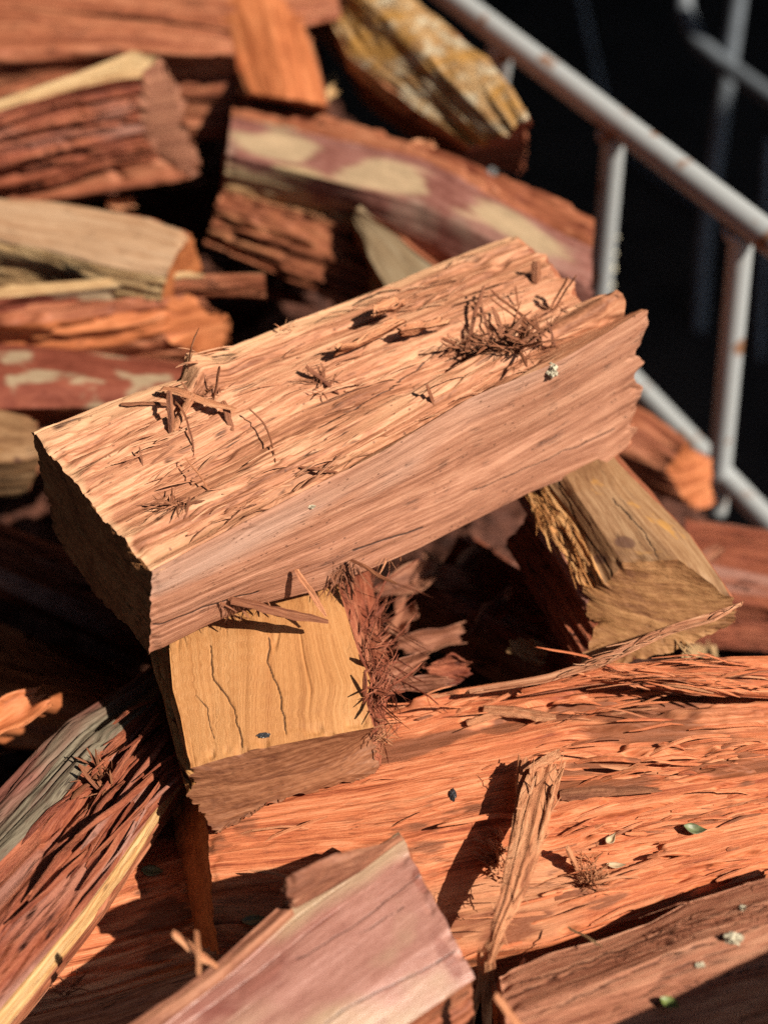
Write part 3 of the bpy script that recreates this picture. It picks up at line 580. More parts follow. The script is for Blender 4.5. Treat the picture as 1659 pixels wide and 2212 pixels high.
far('red splintered log glimpsed low between the yellow block and the tan log',
    [[(1300, 1330, .69), (1000, 1150, .69)], [(1240, 1460, .70), (900, 1280, .70)], [(1180, 1500, .64), (860, 1340, .64)], [(1300, 1380, .62), (1000, 1200, .62)]],
    [('split_face', 'redwood', FR)]*4, 99, res=(.003, .0016))

# ------------------------------------------------------------------ railing
def pipe(name, pts, r, mat, parent, seg=20, n=40, loc=None):
    pts = [np.asarray(p) for p in pts]; q = rail(pts, n); V = []; gcv = []
    for i, p in enumerate(q):
        t = q[min(i+1, n-1)] - q[max(i-1, 0)]; t /= np.linalg.norm(t); a = np.cross(t, [.3, .9, .1]); a /= np.linalg.norm(a); b = np.cross(t, a)
        for k in range(seg):
            th = 2*math.pi*k/seg; V.append(p + r*(a*math.cos(th)+b*math.sin(th))); gcv.append((i*.01, math.cos(th)*r, math.sin(th)*r))
    F = [(i*seg+k, i*seg+(k+1) % seg, (i+1)*seg+(k+1) % seg, (i+1)*seg+k) for i in range(n-1) for k in range(seg)]
    F += [tuple(range(seg))[::-1], tuple(range((n-1)*seg, n*seg))]
    return link(name, np.array(V), F, mat, parent, gcv, loc=loc)
paint = plain('chipped_white_paint', (.34, .36, .37), .5, scale=30, c2=(.22, .11, .06), lo=.60, hi=.66, bump=.3)
rz = .775
a0 = P(930, -40, rz); a1 = P(1740, 575, rz); dirr = (a1-a0)/np.linalg.norm(a1-a0)
def on_rail(u, v): p = P(u, v, rz); return a0 + dirr*((p-a0)@dirr)
loc = np.array([.3, 1.2, .45]); fence = thing('metal_railing', 'white painted pipe railing with rust spots along the right of the pile', 'railing', loc)
pipe('top_rail', [a0, (a0+a1)/2, a1], .0132, paint, fence, loc=loc)
b0 = P(1290, 745, .47); b1 = P(1800, 1275, .47)
pipe('bottom_rail', [b0, b1], .0118, paint, fence, loc=loc)
def on_bot(u, v): p = P(u, v, .47); d = (b1-b0)/np.linalg.norm(b1-b0); return b0 + d*((p-b0)@d)
for (u, v, ub, vb) in ((1069, 85, 1062, 460), (1309, 268, 1290, 745), (1582, 480, 1548, 1030)):
    t = on_rail(u, v); b = on_bot(ub, vb); t = t - np.array([0, 0, .010])
    pipe('post', [t, b-np.array([0, 0, .05])], .0110, paint, fence, loc=loc)
    # weld bead collar
    V = []; 
    c = t - np.array([0, 0, .004])
    pipe('weld_bead', [c+np.array([.0138*math.cos(x), .0138*math.sin(x), .003*math.sin(5*x)]) for x in np.linspace(0, 2*math.pi, 24)], .0028, paint, fence, seg=8, n=48, loc=loc)
# string tied round the middle post
tp = on_rail(1309, 268); bt = on_bot(1290, 745)
str_m = plain('pale_string', (.62, .56, .40), .8)
kk = .48; c = tp*(1-kk)+bt*kk; dn = (bt-tp)/np.linalg.norm(bt-tp)
pts = [c + dn*(.0016*k + .02*(k % 17)/17) + np.array([.0119*math.cos(k*.8), .0119*math.sin(k*.8), 0]) for k in range(80)]
o = pipe('string', pts, .0013, str_m, None, seg=6, n=500, loc=c); tag(o, 'pale string wound round the middle railing post', 'string')
dark = plain('dull_grey_pipe', (.12, .14, .165), .6)
loc = np.array([.9, 2.3, .3]); ft = thing('pipe_frame', 'dim grey pipe frame standing in the dark yard behind the railing', 'frame', loc)
pipe('upright', [Pd(1600, -60, 2.3), Pd(1520, 520, 2.5), Pd(1490, 1000, 2.7)], .0125, dark, ft, loc=loc)
pipe('curved_bar', [Pd(1480, -60, 2.4), Pd(1476, 20, 2.4), Pd(1505, 90, 2.38), Pd(1570, 145, 2.33), Pd(1720, 250, 2.2)], .0125, dark, ft, loc=loc)
pipe('lower_bar', [Pd(1380, 570, 2.8), Pd(1800, 950, 2.4)], .0125, dark, ft, loc=loc)

pipe('mesh_bar', [Pd(1340, 330, 3.0), Pd(1800, 640, 2.6)], .007, dark, ft, loc=loc)
pipe('mesh_bar', [Pd(1240, -60, 3.1), Pd(1380, 560, 3.2)], .007, dark, ft, loc=loc)
pipe('mesh_bar', [Pd(1660, 300, 2.4), Pd(1625, 1100, 2.6)], .007, dark, ft, loc=loc)
# ------------------------------------------------------------------ small things on the logs
BV = [b for b in BVHS if b]
def hit(u, v, h=0.):
    r = Vector(ray(u, v)).normalized(); o = Vector(CAMP); best = None
    for b in BV:
        q = b.ray_cast(o, r)
        if q[0] is not None and (best is None or q[3] < best[3]): best = q
    p = np.array(best[0]) if best else P(u, v, .62)
    rr = np.array(r); return p - rr*h
def splinter(label, p0, p1, w, t=None, mat='splinter', mid=None, bend=None, group=None, seed=None, name='splinter', cat='splinter', nseg=12, **k):
    """p = (u, v, height above the surface)"""
    seed = seed if seed is not None else int(rng.integers(9999))
    a, b = hit(*p0), hit(*p1); da, db = proj(a)[2], proj(b)[2]
    if da - db > .08: a = Pd(p0[0], p0[1], db-p0[2])           # the tip points off its log: keep it at the depth of its foot
    if db - da > .08: b = Pd(p1[0], p1[1], da-p1[2])
    m = None if mid is None else hit(*mid)
    V, F, G = sliver(a, b, w, t or w*.35, seed=seed, mid=m, nseg=nseg, k=7, **k)
    o = link(name, V, F, M[mat], None, G, smooth=False, loc=V.mean(0)); tag(o, label, cat, group); return o
SG = 'loose splinters on the pile'
L_ = [
 ('wide flat light splinter over the crossed slivers, near end of the top log', (350, 838, .010), (508, 884, .012), .0060, None, 'splinter_light'),
 ('short dark splinter standing upright left of the crossed slivers, near end of the top log', (367, 845, .022), (371, 942, 0), .0042, None, 'splinter'),
 ('light splinter leaning under the wide flat one at the near end of the top log', (418, 850, .012), (376, 930, .001), .0050, None, 'splinter_light'),
 ('thin splinter pointing up behind the crossed slivers on the top log', (475, 792, .018), (462, 864, .001), .0022, None, 'splinter'),
 ('small pointed splinter standing under the right tip of the wide flat one', (482, 866, .012), (503, 930, 0), .0040, None, 'splinter'),
 ('thin bent twig hanging down from the crossed slivers on the top log', (380, 868, .010), (420, 984, .001), .0013, (408, 915, .010), 'splinter'),
 ('dark flat pointed splinter reaching left from the crossed slivers', (262, 873, .002), (372, 872, .005), .0034, None, 'splinter'),
 ('thin curved twig with a hooked tip near the middle of the top log', (540, 884, .012), (596, 998, .001), .0013, (577, 930, .010), 'splinter'),
 ('long hair-thin straight fibre slanting across the near half of the top log', (545, 922, .002), (368, 1036, .002), .0008, None, 'splinter'),
 ('thin straight brown twig between the hair-thin fibre and the frayed chip', (402, 990, .010), (476, 1090, .001), .0014, None, 'splinter_light'),
 ('short splinter standing in the frayed chip near the front edge of the top log', (410, 1074, .010), (398, 1122, 0), .0024, None, 'splinter'),
 ('tiny upright splinter above the frayed chip on the top log', (302, 966, .009), (309, 1006, 0), .0012, None, 'splinter'),
 ('dark ridged splinter leaning in the small fibre nest at the middle of the top log', (662, 790, .012), (732, 850, .001), .0042, None, 'splinter'),
 ('dark pointed chip standing upright near the far end of the top log', (1157, 564, .024), (1156, 614, 0), .0062, None, 'splinter'),
 ('upper of two dark splinters leaning right near the far end of the top log', (1243, 596, .028), (1196, 668, .001), .0032, None, 'splinter'),
 ('lower of two dark splinters leaning right near the far end of the top log', (1226, 599, .022), (1190, 664, .001), .0034, None, 'splinter'),
 ('long thin splinter slanting down left of the big fibre nest on the top log', (1045, 618, .022), (1000, 772, .001), .0026, None, 'splinter'),
 ('upper of two parallel splinters over the big fibre nest', (1062, 628, .022), (1180, 728, .008), .0024, None, 'splinter'),
 ('lower of two parallel long splinters over the big fibre nest', (1056, 640, .020), (1172, 738, .006), .0020, None, 'splinter'),
 ('short upright fibre behind the big fibre nest on the top log', (1113, 618, .014), (1120, 668, 0), .0016, None, 'splinter'),
 ('splinter pointing right out of the big fibre nest toward the far end', (1128, 712, .006), (1216, 655, .006), .0020, None, 'splinter'),
 ('flat dark splinter lying alone on the grain in front of the hooked twig', (650, 1009, .002), (728, 1019, .003), .0028, None, 'splinter'),
 ('small hooked splinter standing on the top log front ridge, left of the big nest', (922, 832, .014), (938, 876, 0), .0030, None, 'splinter'),
 ('thick ridged stick jutting from under the top log over the yellow block', (497, 1296, .003), (705, 1342, .024), .0070, None, 'splinter'),
 ('thin stick crossing the lower edge of the top log above the yellow block', (640, 1230, .006), (704, 1330, .026), .0034, None, 'splinter_light'),
 ('long reddish stick jutting out under the top log, right', (915, 1188, .004), (1068, 1306, .09), .0042, None, 'splinter_light'),
 ('thin forked twig above the tip of the long reddish stick', (1038, 1222, .09), (1062, 1292, .09), .0014, None, 'splinter_light'),
 ('short brown stick under the middle of the top log beside the dark tuft', (758, 1210, .006), (858, 1262, .03), .0034, None, 'splinter'),
 ('curled light splinter lying in front of the mauve slab at lower left', (375, 2016, .010), (478, 2095, .008), .0050, None, 'splinter_light'),
 ('thin upright splinter crossing the curled light one at lower left', (425, 2012, .016), (432, 2122, .004), .0028, None, 'splinter_light'),
 ('short side splinter under the curled light one at lower left', (408, 2058, .008), (470, 2092, .004), .0022, None, 'splinter_light'),
 ('short broken stick above the rusty brush tuft on the orange log', (1224, 1832, .018), (1248, 1884, .002), .0062, None, 'splinter_light'),
 ('pale straw-thin stick lying over the black gap beside the brown log', (1228, 2003, .02), (1302, 2045, .012), .0018, None, 'straw'),
 ('light forked sliver leaning up from the brown log beside the torn splinter', (1133, 2072, .02), (1078, 2182, .002), .0032, None, 'splinter_light'),
 ('light stick at the lower edge crossing the foot of the torn splinter', (1070, 2150, .010), (1160, 2270, .012), .0052, None, 'splinter_light'),
 ('thin red stick crossing the far left above the grey green bark', (-20, 1530, .03), (98, 1598, .01), .0034, None, 'bark_shred'),
 ('second thin red stick just below the first at the far left', (-20, 1630, .03), (90, 1605, .012), .0040, None, 'bark_shred'),
 ('lifted flake at the top of the orange log under the bark strip', (1045, 1532, .003), (1200, 1548, .009), .0110, None, 'splinter_light'),
 ('pale lifted flake left of the first, low on the orange log crest', (1010, 1562, .004), (1130, 1530, .006), .0070, None, 'splinter_light'),
 ('dark flat flake in the middle of the torn orange face', (1210, 1718, .002), (1330, 1704, .006), .0090, None, 'splinter'),
 ('flat grooved flake below the dark one on the torn orange face', (1190, 1712, .003), (1425, 1706, .007), .0060, None, 'splinter'),
 ('small light stick standing on the bright orange block in the background', (695, 232, .01), (722, 165, .03), .0100, None, 'straw'),
 ('pinkish stick end at the far left, on the streaked background log', (-20, 150, .02), (65, 88, .05), .0100, None, 'bark_shred'),
 ('small pinkish stick in the dark gap left of the spotted log', (350, 400, .02), (455, 392, .02), .0100, None, 'bark_shred'),
 ('thin straw in the dark under the left end of the spotted log', (575, 640, .01), (610, 605, .01), .0040, None, 'bark_shred'),
 ('pale straw curl in front of the small grey tan wedge', (740, 538, .01), (800, 552, .01), .0040, None, 'straw'),
]
for lb, a, b, w_, mid, mt_ in L_: splinter(lb, a, b, w_, None, mt_, mid, group=SG)

def bundle(name, label, cat, items, mat, parent=None, kind=None, group=None, loc=None, smooth=False):
    VV, FF, GG = [], [], []; off = 0
    for (v, f, g) in items:
        VV.append(v); FF += [tuple(a+off for a in q) for q in f]; GG.append(g); off += len(v)
    V = np.vstack(VV); loc = V.mean(0) if loc is None else loc
    o = link(name, V, FF, M[mat], parent, np.vstack(GG), smooth=smooth, loc=loc); tag(o, label, cat, group, kind); return o
def nest(label, u, v, ru, rv, cnt, ln, wd, lift, mat='splinter', aim=None, name='fibre_nest'):
    it = []
    for i in range(cnt):
        a = rng.normal(0, .5), rng.normal(0, .5); p = hit(u+a[0]*ru, v+a[1]*rv, rng.uniform(0, .003))
        th = rng.uniform(0, 2*math.pi); d = np.array([math.cos(th), math.sin(th), rng.uniform(min(-.1, lift), max(-.1, lift))])
        if aim is not None: d = np.array(aim) + .6*d
        d /= np.linalg.norm(d); L1 = rng.uniform(.25, 1)*ln; ww = (.25+rng.uniform(0, 1)**3*1.5)*wd
        it.append(sliver(p, p+d*L1, ww, ww*.5, seed=int(rng.integers(9999)), bend=rng.normal(0, .03, 3)*L1, nseg=3, k=4, wig=.0))
    return bundle(name, label, 'fibres', it, mat, kind='stuff')
nest('big tangled nest of dark wood fibres near the far end of the top log', 1125, 745, 62, 26, 95, .034, .0024, 1.0)
nest('small nest of dark fibres left of the big nest on the top log', 995, 752, 22, 20, 30, .024, .0022, .8)
nest('small nest of dark fibres at the middle of the top log', 690, 828, 26, 20, 26, .016, .0015, .7)
nest('frayed brown chip of fibres near the front edge of the top log', 378, 1088, 24, 12, 34, .014, .0018, .4)
nest('fine short fibres among the crossed slivers on the top log', 440, 850, 50, 26, 22, .014, .0012, .8)
nest('small fibres stuck by the pale bump on the back edge of the top log', 622, 712, 14, 8, 14, .008, .0014, .8, 'splinter_light')
nest('fine short fibres beside the two leaning splinters at the far end', 1215, 670, 40, 22, 20, .014, .0012, .7)
nest('dark hairy tuft hanging under the middle of the top log', 745, 1228, 26, 16, 80, .022, .0011, -.3, aim=(0, -.5, -.6))
nest('short reddish hairs under the top log right of the dark tuft', 870, 1212, 40, 12, 70, .013, .0009, -.3, 'splinter_light', aim=(0, -.4, -.4))
nest('torn hairs under the top log at the thick ridged stick', 520, 1302, 60, 10, 34, .014, .0011, 0, aim=(.3, -.5, -.4))
nest('shredded red fibres along the right side of the yellow block', 800, 1420, 16, 75, 60, .018, .0030, .2, 'red_fibre', aim=(.5, -.2, .1))
nest('fine red hairs at the lower right corner of the yellow block', 818, 1595, 10, 42, 60, .013, .0008, .4, 'splinter_light', aim=(.5, -.3, .2))
nest('curled shreds on the left side of the torn splinter', 1080, 1860, 18, 55, 90, .016, .0026, .6, 'splinter_light', aim=(-.6, -.2, .4))
nest('rusty brush tuft of fibres on the lower part of the orange log', 1272, 1898, 26, 34, 150, .013, .0010, .9, 'redwood_hair' if 'redwood_hair' in M else 'splinter_light', aim=(.3, -.1, .5))
nest('dark torn fibres on the leaning red log at its shaded top', 225, 1690, 26, 40, 35, .022, .0026, .5, 'splinter', aim=(-.3, -.5, .3))
nest('small dark fibres on the shaded foot of the low orange log', 145, 2140, 26, 16, 26, .014, .0014, .6, 'splinter')
nest('straw coloured slivers sticking out below the sawn end of the tan log', 1500, 1395, 45, 12, 22, .030, .0040, -.2, 'straw', aim=(.3, -.7, -.3))
nest('light fibres fraying from the near edge of the flat pale tan log', 120, 600, 110, 14, 50, .03, .0030, .2, 'straw', aim=(.2, -.6, -.2))
nest('fibres fraying under the torn dark red background log', 200, 370, 110, 16, 60, .035, .0040, 0, 'redwood', aim=(.2, -.6, -.4))

# torn splinter leaning over the orange log, with its strands
def path(pts, w0, w1, t, seed, k=9, n=26, lobes=.16, pw=1., rr0=.86):
    q = rail([hit(*p) for p in pts], n); V, G = [], []; r = np.random.default_rng(seed); rad = r.uniform(rr0, 1.14, k)
    jit = r.normal(0, 1, (k,))
    for i in range(n):
        d = q[min(i+1, n-1)]-q[max(i-1, 0)]; d /= np.linalg.norm(d); toc = CAMP-q[i]; a = np.cross(d, toc); a /= np.linalg.norm(a); b = np.cross(a, d); f = i/(n-1)
        wv = w1 + (w0-w1)*(1-f**pw)
        for j in range(k):
            th = 2*math.pi*j/k; rr = rad[j]*(1+lobes*float(noise(f*5, j*1.7, seed)))
            V.append(q[i] + a*math.cos(th)*wv/2*rr + b*math.sin(th)*t/2*rr + (d*jit[j]*(.004 if rr0 > .8 else .006) if i in (0, n-1) else 0))
            G.append((f*.2+seed, math.cos(th)*wv/2, math.sin(th)*t/2))
    F = [(i*k+j, i*k+(j+1) % k, (i+1)*k+(j+1) % k, (i+1)*k+j) for i in range(n-1) for j in range(k)] + [tuple(range(k))[::-1], tuple(range((n-1)*k, n*k))]
    return np.array(V), F, np.array(G)
loc = hit(1060, 2100)
ts = thing('torn_splinter', 'tall torn splinter standing up from the brown log and leaning over the orange log', 'splinter', loc)
bundle('strand', None, None, [path([(1180, 1662, .020), (1162, 1720, .024), (1136, 1830, .036), (1104, 1940, .044), (1076, 2005, .042), (1062, 2055, .034)],   .0190, .0035, .006, 5, k=33, pw=2.5, n=60, rr0=.70, lobes=.10),
    path([(1196, 1700, .026), (1172, 1790, .034), (1148, 1880, .042)], .0035, .0015, .003, 6)], 'splinter_light', ts, loc=loc)
fr = []
for q_ in range(46):                                # frayed hairs along both edges of the torn splinter
    f_ = rng.uniform(0, 1); sd_ = rng.choice([-1, 1]); u_ = 1180-112*f_**1.15 + sd_*(27-17*f_); v_ = 1668+340*f_; hh_ = .022+.022*f_
    a_0 = hit(u_, v_, hh_); dv = np.array([rng.normal(.12, .10), rng.normal(.35, .35), rng.normal(.1, .25)]); dv /= np.linalg.norm(dv)
    fr.append(sliver(a_0-dv*.006, a_0+dv*rng.uniform(.006, .022), rng.uniform(.0005, .0016), .0006, seed=int(rng.integers(9999)), nseg=4, k=4))
bundle('frayed_hairs', None, None, fr, 'splinter_light', ts, loc=loc)
bundle('strand', None, None, [path([(1137, 1640, .016), (1128, 1680, .019), (1110, 1800, .032), (1092, 1900, .040)], .0055, .0035, .004, 8), path([(1122, 1648, .016), (1118, 1690, .020), (1120, 1740, .026)], .003, .002, .002, 9)], 'splinter_light', ts, loc=loc)
bundle('strand', None, None, [path([(1148, 1662, .026), (1180, 1640, .028), (1212, 1624, .028)], .0060, .0050, .005, 10, n=12)], 'splinter_light', ts, loc=loc)
bundle('strand', None, None, [path([(1072, 2030, .038), (1052, 2060, .032), (1048, 2130, .02), (1052, 2230, .02)], .0085, .0050, .005, 11), path([(1060, 2060, .032), (1068, 2120, .022), (1072, 2230, .02)], .004, .003, .003, 12),
    path([(1040, 2060, .03), (1036, 2130, .018), (1015, 2230, .02)], .004, .003, .003, 13)], 'splinter_light', ts, loc=loc)

# strips of bark
def strip(label, top, bot, th, mats, seed, name='bark_strip', **k):
    return log(name, label, 'strip', [top, bot, low(bot, -th), low(top, -th)], [('split_face', mats, dict(wave=.002, ridge=.0010, step=.0030, crack=.003, flake=.0012)), ('edge', mats, SMOOTH), ('underside', 'redbrown', SMOOTH), ('edge', mats, SMOOTH)],
               seed=seed, ends=(mats, mats), res=(.0016, .0006), group='strips of torn bark', **k)
strip('long pale pink strip of bark curving across below the sawn end of the tan log',
      [(1604, 1295, .822), (1545, 1318, .82), (1450, 1347, .812), (1385, 1375, .805), (1300, 1418, .798), (1180, 1455, .788), (1010, 1486, .778)],
      [(1600, 1304, .822), (1545, 1336, .82), (1450, 1364, .812), (1390, 1392, .805), (1310, 1432, .798), (1180, 1470, .788), (1010, 1496, .778)], .003, 'pink', 101, jag=(.004, .003), fringe=(30, (.01, .03), (.0006, .0016), .08, [0]))
strip('split strand lifted along the crest of the orange log at the right edge',
      [(1130, 1478, .778), (1300, 1436, .785), (1480, 1428, .79), (1760, 1416, .79)], [(1130, 1492, .775), (1300, 1466, .782), (1500, 1492, .785), (1760, 1498, .785)], .006, 'orange', 103, jag=(.004, .004), fringe=(110, (.01, .05), (.0006, .0022), .07, [0]))
strip('frayed reddish flap curling over the top edge of the mauve slab',
      [(608, 1912, .832), (680, 1866, .836), (760, 1840, .834), (830, 1822, .825), (866, 1801, .812)], [(630, 1958, .815), (700, 1920, .815), (780, 1872, .815), (866, 1806, .806)], .003, 'bark_shred', 105, jag=(.006, .001))
strip('thin red edge strip of inner bark along the lower left side of the mauve slab',
      [(610, 1948, .808), (470, 2078, .812), (300, 2203, .812), (120, 2335, .812)], [(630, 1968, .806), (480, 2105, .81), (330, 2215, .81), (150, 2345, .81)], .003, 'bark_shred', 107, jag=(.002, 0))

# thin flakes of bark in the hollow
def flake(label, u, v, z, a, b, rot, tilt, curl, mat, name='bark_flake', cat='bark flake', group='bark flakes in the hollow', n=22):
    r = np.random.default_rng(int(u*7+v)); c = P(u, v, z); V, G = [], []
    ca, sa = math.cos(rot), math.sin(rot)
    for lay in (0, 1):
        for i in range(n):
            for j in range(n):
                x, y = (i/(n-1)-.5), (j/(n-1)-.5); ex = 1 + .3*float(noise(y*4+u, 0, 0, 3)) + .25*float(noise(y*24+u, 0, 0, 3)); ey = .75 + .3*float(noise(x*3+v, 0, 0, 4)) - .5*abs(x)
                px, py = x*a*ex, y*b*ey; pz = curl*(y*2)**2*b + .1*a*float(noise(x*3+u, y*3, 0, 5)) - lay*.0016 + .0012*float(noise(x*2, y*22, u))
                V.append((px*.8, py*.9, pz)); G.append((px, py+u*.01, lay*.001))
    V = np.array(V); ct, st = math.cos(tilt), math.sin(tilt)
    V = np.stack([V[:, 0], V[:, 1]*ct - V[:, 2]*st, V[:, 1]*st + V[:, 2]*ct], 1)
    V = np.stack([V[:, 0]*ca - V[:, 1]*sa, V[:, 0]*sa + V[:, 1]*ca, V[:, 2]], 1) + c
    F = []; q = lambda l, i, j: l*n*n + i*n + j
    for i in range(n-1):
        for j in range(n-1):
            F += [(q(0, i, j), q(0, i+1, j), q(0, i+1, j+1), q(0, i, j+1)), (q(1, i, j), q(1, i, j+1), q(1, i+1, j+1), q(1, i+1, j))]
    for i in range(n-1):
        F += [(q(0, i, 0), q(1, i, 0), q(1, i+1, 0), q(0, i+1, 0)), (q(0, i, n-1), q(0, i+1, n-1), q(1, i+1, n-1), q(1, i, n-1)),
              (q(0, 0, i), q(0, 0, i+1), q(1, 0, i+1), q(1, 0, i)), (q(0, n-1, i), q(1, n-1, i), q(1, n-1, i+1), q(0, n-1, i+1))]
    o = link(name, V, F, M[mat], None, np.array(G), loc=c); tag(o, label, cat, group); return o
for args in (
  ('greyish red bark flake just right of the shredded side of the yellow block', 880, 1265, .72, .05, .028, .5, .3, .3, 'bark_shred'),
  ('broad reddish bark flake under the reddish stick', 950, 1250, .71, .055, .026, -.2, .4, .2, 'bark_shred'),
  ('curled bark flake low in the hollow beside the fibrous block side', 860, 1340, .71, .045, .024, 1.2, .5, .4, 'bark_shred'),
  ('pinkish bark flake in the middle of the hollow', 930, 1385, .715, .05, .022, .3, .6, .4, 'bark_shred'),
  ('standing red splintered flake above the crest of the orange log', 965, 1440, .745, .034, .03, .1, 1.1, .2, 'redwood'),
  ('thin bark flake at the foot of the yellow block, right side', 870, 1450, .755, .04, .018, .6, .5, .5, 'bark_shred'),
  ('dull bark flake furthest back in the hollow under the top log', 1010, 1215, .70, .045, .02, .9, .3, .3, 'bark_shred'),
  ('pale tan chip at the bottom of the dark side of the tan log', 1140, 1405, .725, .026, .022, -.5, .8, .1, 'straw'),
  ('bark flake tucked against the crest of the orange log', 905, 1480, .765, .045, .014, .1, .5, .3, 'bark_shred')): flake(*args)

flake('curled light chip on the back half of the top log', 838, 668, .930, .024, .016, .62, -.15, .25, 'splinter_light', group='chips on the top log')
flake('thin shaving lifting off the grain below the curled chip on the top log', 800, 728, .923, .050, .012, .62, -.1, .3, 'splinter_light', group='chips on the top log')
flake('narrow shaving right of the long one on the top log', 915, 705, .925, .034, .007, .35, -.1, .3, 'splinter_light', group='chips on the top log')
BG = 'chips between the background logs'
for args in (
  ('reddish chip in the dark gap under the torn dark red log', 195, 420, .72, .07, .03, .4, .4, .3, 'redwood'),
  ('small chip beside the first, in the gap above the pale tan log', 262, 448, .74, .03, .02, .2, .3, .3, 'splinter_light'),
  ('long reddish chip low between the thin bark strip and the layered log end', 590, 640, .70, .08, .022, -.3, .4, .2, 'redwood'),
  ('straw chip leaning on the left of the lichen log', 712, 205, .82, .035, .014, 1.2, .5, .2, 'straw'),
  ('orange chip at the far left between the shadowed logs', 30, 1545, .735, .06, .04, .6, .3, .2, 'far_orange'),
  ('dull red chip on the litter left of the tan log dark side', 1060, 1330, .70, .06, .03, .9, .4, .3, 'redwood'),
  ('brown chip on the crest at the torn edge of the spotted log', 905, 325, .815, .03, .018, .2, .4, .4, 'splinter_light'),
  ('pinkish chip behind the tan log near its right end', 1520, 1205, .68, .04, .02, .7, .6, .3, 'bark_shred')): flake(*args, group=BG, name='wood_chip', cat='wood chip')
# leaves, lichen crumbs, beetle-black speck
lg = plain('dull_green_leaf', (.13, .15, .07), .5, scale=300, c2=(.09, .10, .05)); lp = plain('pale_dry_leaf', (.42, .30, .18), .6, scale=300)
lgr = plain('fresh_green_leaf', (.15, .19, .05), .45, scale=300)
def leaf(label, u, v, h, L0, W0_, rot, curl, mat):
    c = hit(u, v, h); n, V = 15, []; ca, sa = math.cos(rot), math.sin(rot)
    for lay in (0, 1):
        for i in range(n):
            x = i/(n-1); wv = W0_*max(.04, math.sin(math.pi*x**.8))*.5
            for j in range(7):
                y = (j-3)/3*wv; z = curl*abs(j-3)/3*wv*1.2 + curl*L0*.5*(x-.5)**2*4 - lay*.0004
                X, Y = (x-.5)*L0, y; V.append((X*ca-Y*sa, X*sa+Y*ca, z))
    V = np.array(V)+c; F = []; q = lambda l, i, j: l*n*7+i*7+j
    for i in range(n-1):
        for j in range(6): F += [(q(0, i, j), q(0, i+1, j), q(0, i+1, j+1), q(0, i, j+1)), (q(1, i, j), q(1, i, j+1), q(1, i+1, j+1), q(1, i+1, j))]
        F += [(q(0, i, 0), q(1, i, 0), q(1, i+1, 0), q(0, i+1, 0)), (q(0, i, 6), q(0, i+1, 6), q(1, i+1, 6), q(1, i, 6))]
    o = link('leaf', V, F, mat, None, loc=c); tag(o, label, 'leaf', 'small fallen leaves'); return o
leaf('dull green curled leaf on the torn orange log near the right edge', 1500, 1795, .004, .013, .007, -.2, .5, lg)
leaf('small fresh green leaf on the brown log in the lower right corner', 1446, 2168, .003, .010, .006, -.5, .3, lgr)
leaf('pale dry leaf lying below the dull green one on the orange log', 1330, 1870, .003, .011, .004, .0, .3, lp)
leaf('tiny pale curled leaf above the pale dry one on the orange log', 1318, 1818, .003, .009, .005, .9, .8, lp)
leaf('dark green leaf in the shadow beside the end of the orange log', 330, 1882, .002, .014, .008, -.1, .2, lg)
leaf('dark green leaf in the shadow of the reddish flap', 548, 1988, .002, .013, .007, .2, .2, lg)
lich = plain('pale_lichen', (.46, .42, .31), .9, scale=500, c2=(.20, .16, .11)); blk = plain('black_resin', (.03, .03, .035), .35)
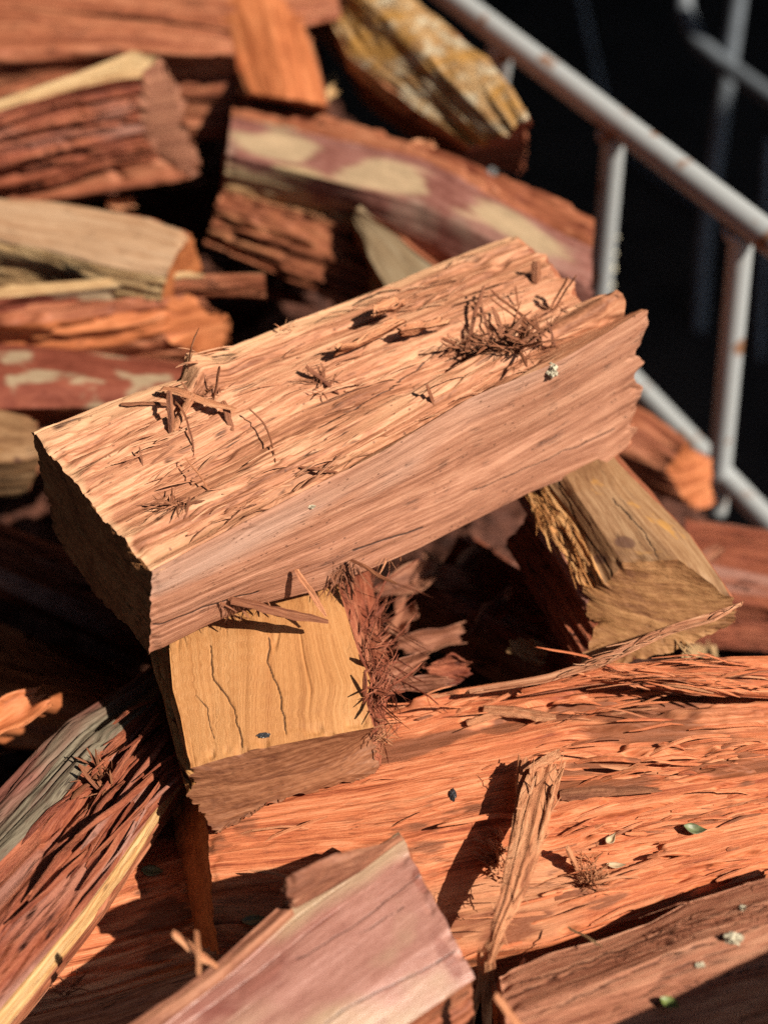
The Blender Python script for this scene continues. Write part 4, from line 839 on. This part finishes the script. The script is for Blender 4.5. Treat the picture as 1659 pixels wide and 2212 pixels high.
def crumb(name, label, cat, u, v, r, mat, st=(1, 1, .7), group=None):
    c = hit(u, v, r*.2); n, V, F = 16, [], []
    for i in range(n+1):
        for j in range(2*n):
            th, ph = math.pi*i/n, math.pi*j/n; d = np.array([math.sin(th)*math.cos(ph), math.sin(th)*math.sin(ph), math.cos(th)])
            k = 1 + .45*float(noise(d[0]*2.2+u, d[1]*2.2, d[2]*2.2)) + .25*float(noise(d[0]*6+v, d[1]*6, d[2]*6)); V.append(d*r*k*np.array(st)+c)
    for i in range(n):
        for j in range(2*n): F.append((i*2*n+j, (i+1)*2*n+j, (i+1)*2*n+(j+1) % (2*n), i*2*n+(j+1) % (2*n)))
    o = link(name, np.array(V), F, mat, None, loc=c, smooth=False); tag(o, label, cat, group); return o
LG = 'crumbs of pale lichen'
crumb('lichen_crumb', 'pale lichen crumb on the front ridge near the far end of the top log', 'lichen', 1192, 801, .0040, lich, (.8, 1, 1), LG)
crumb('lichen_crumb', 'largest lichen crumb on the brown log, at the right edge', 'lichen', 1583, 2028, .0034, lich, (1.2, 1, .8), LG)
crumb('lichen_crumb', 'lichen crumb on the brown log left of the largest one', 'lichen', 1511, 2086, .0020, lich, (1.2, .8, .8), LG)
crumb('lichen_crumb', 'faint lichen crumb highest on the brown log', 'lichen', 1604, 1962, .0020, lich, (.8, 1.2, .5), LG)
crumb('lichen_crumb', 'tiny pale fleck on the smooth side of the top log', 'lichen', 672, 1094, .0016, lich, (1.6, .8, .6), LG)
crumb('lichen_crumb', 'pale fleck under the top log right of the dark tuft', 'lichen', 838, 1238, .0022, lich, (1.5, .8, .6), LG)
crumb('resin_drop', 'small black resin drop on the orange log left of the torn splinter', 'resin', 978, 1716, .0026, blk, (.6, 1.8, .5))
crumb('resin_drop', 'dark grey speck at the lower lip of the yellow curly face', 'resin', 569, 1588, .0022, blk, (1.6, .7, .4))
# unseen log added past the right edge to shade the brown log's corner
p1 = hit(1640, 2050); p2 = hit(1320, 2200)
sv = np.array(SUN)*(.125/SUN.z); q1, q2 = p1+sv, p2+sv; dd = (q1-q2)/np.linalg.norm(q1-q2)
o1, o2 = q2-dd*.10, q1+dd*.25; sd = np.array([.10, -.06, 0]); dn = np.array([0, 0, -.09])
log('firewood_log', 'unseen red brown log added past the right edge to cast a shadow', 'log', [[o1, o2], [o1+sd+[0, 0, .01], o2+sd+[0, 0, .01]], [o1+sd+dn, o2+sd+dn], [o1+dn+sd*.2, o2+dn+sd*.2]], [('split_face', 'redbrown', STY)]*4, seed=111, ends=('redbrown', 'redbrown'), res=FAR, group='split logs of the pile')
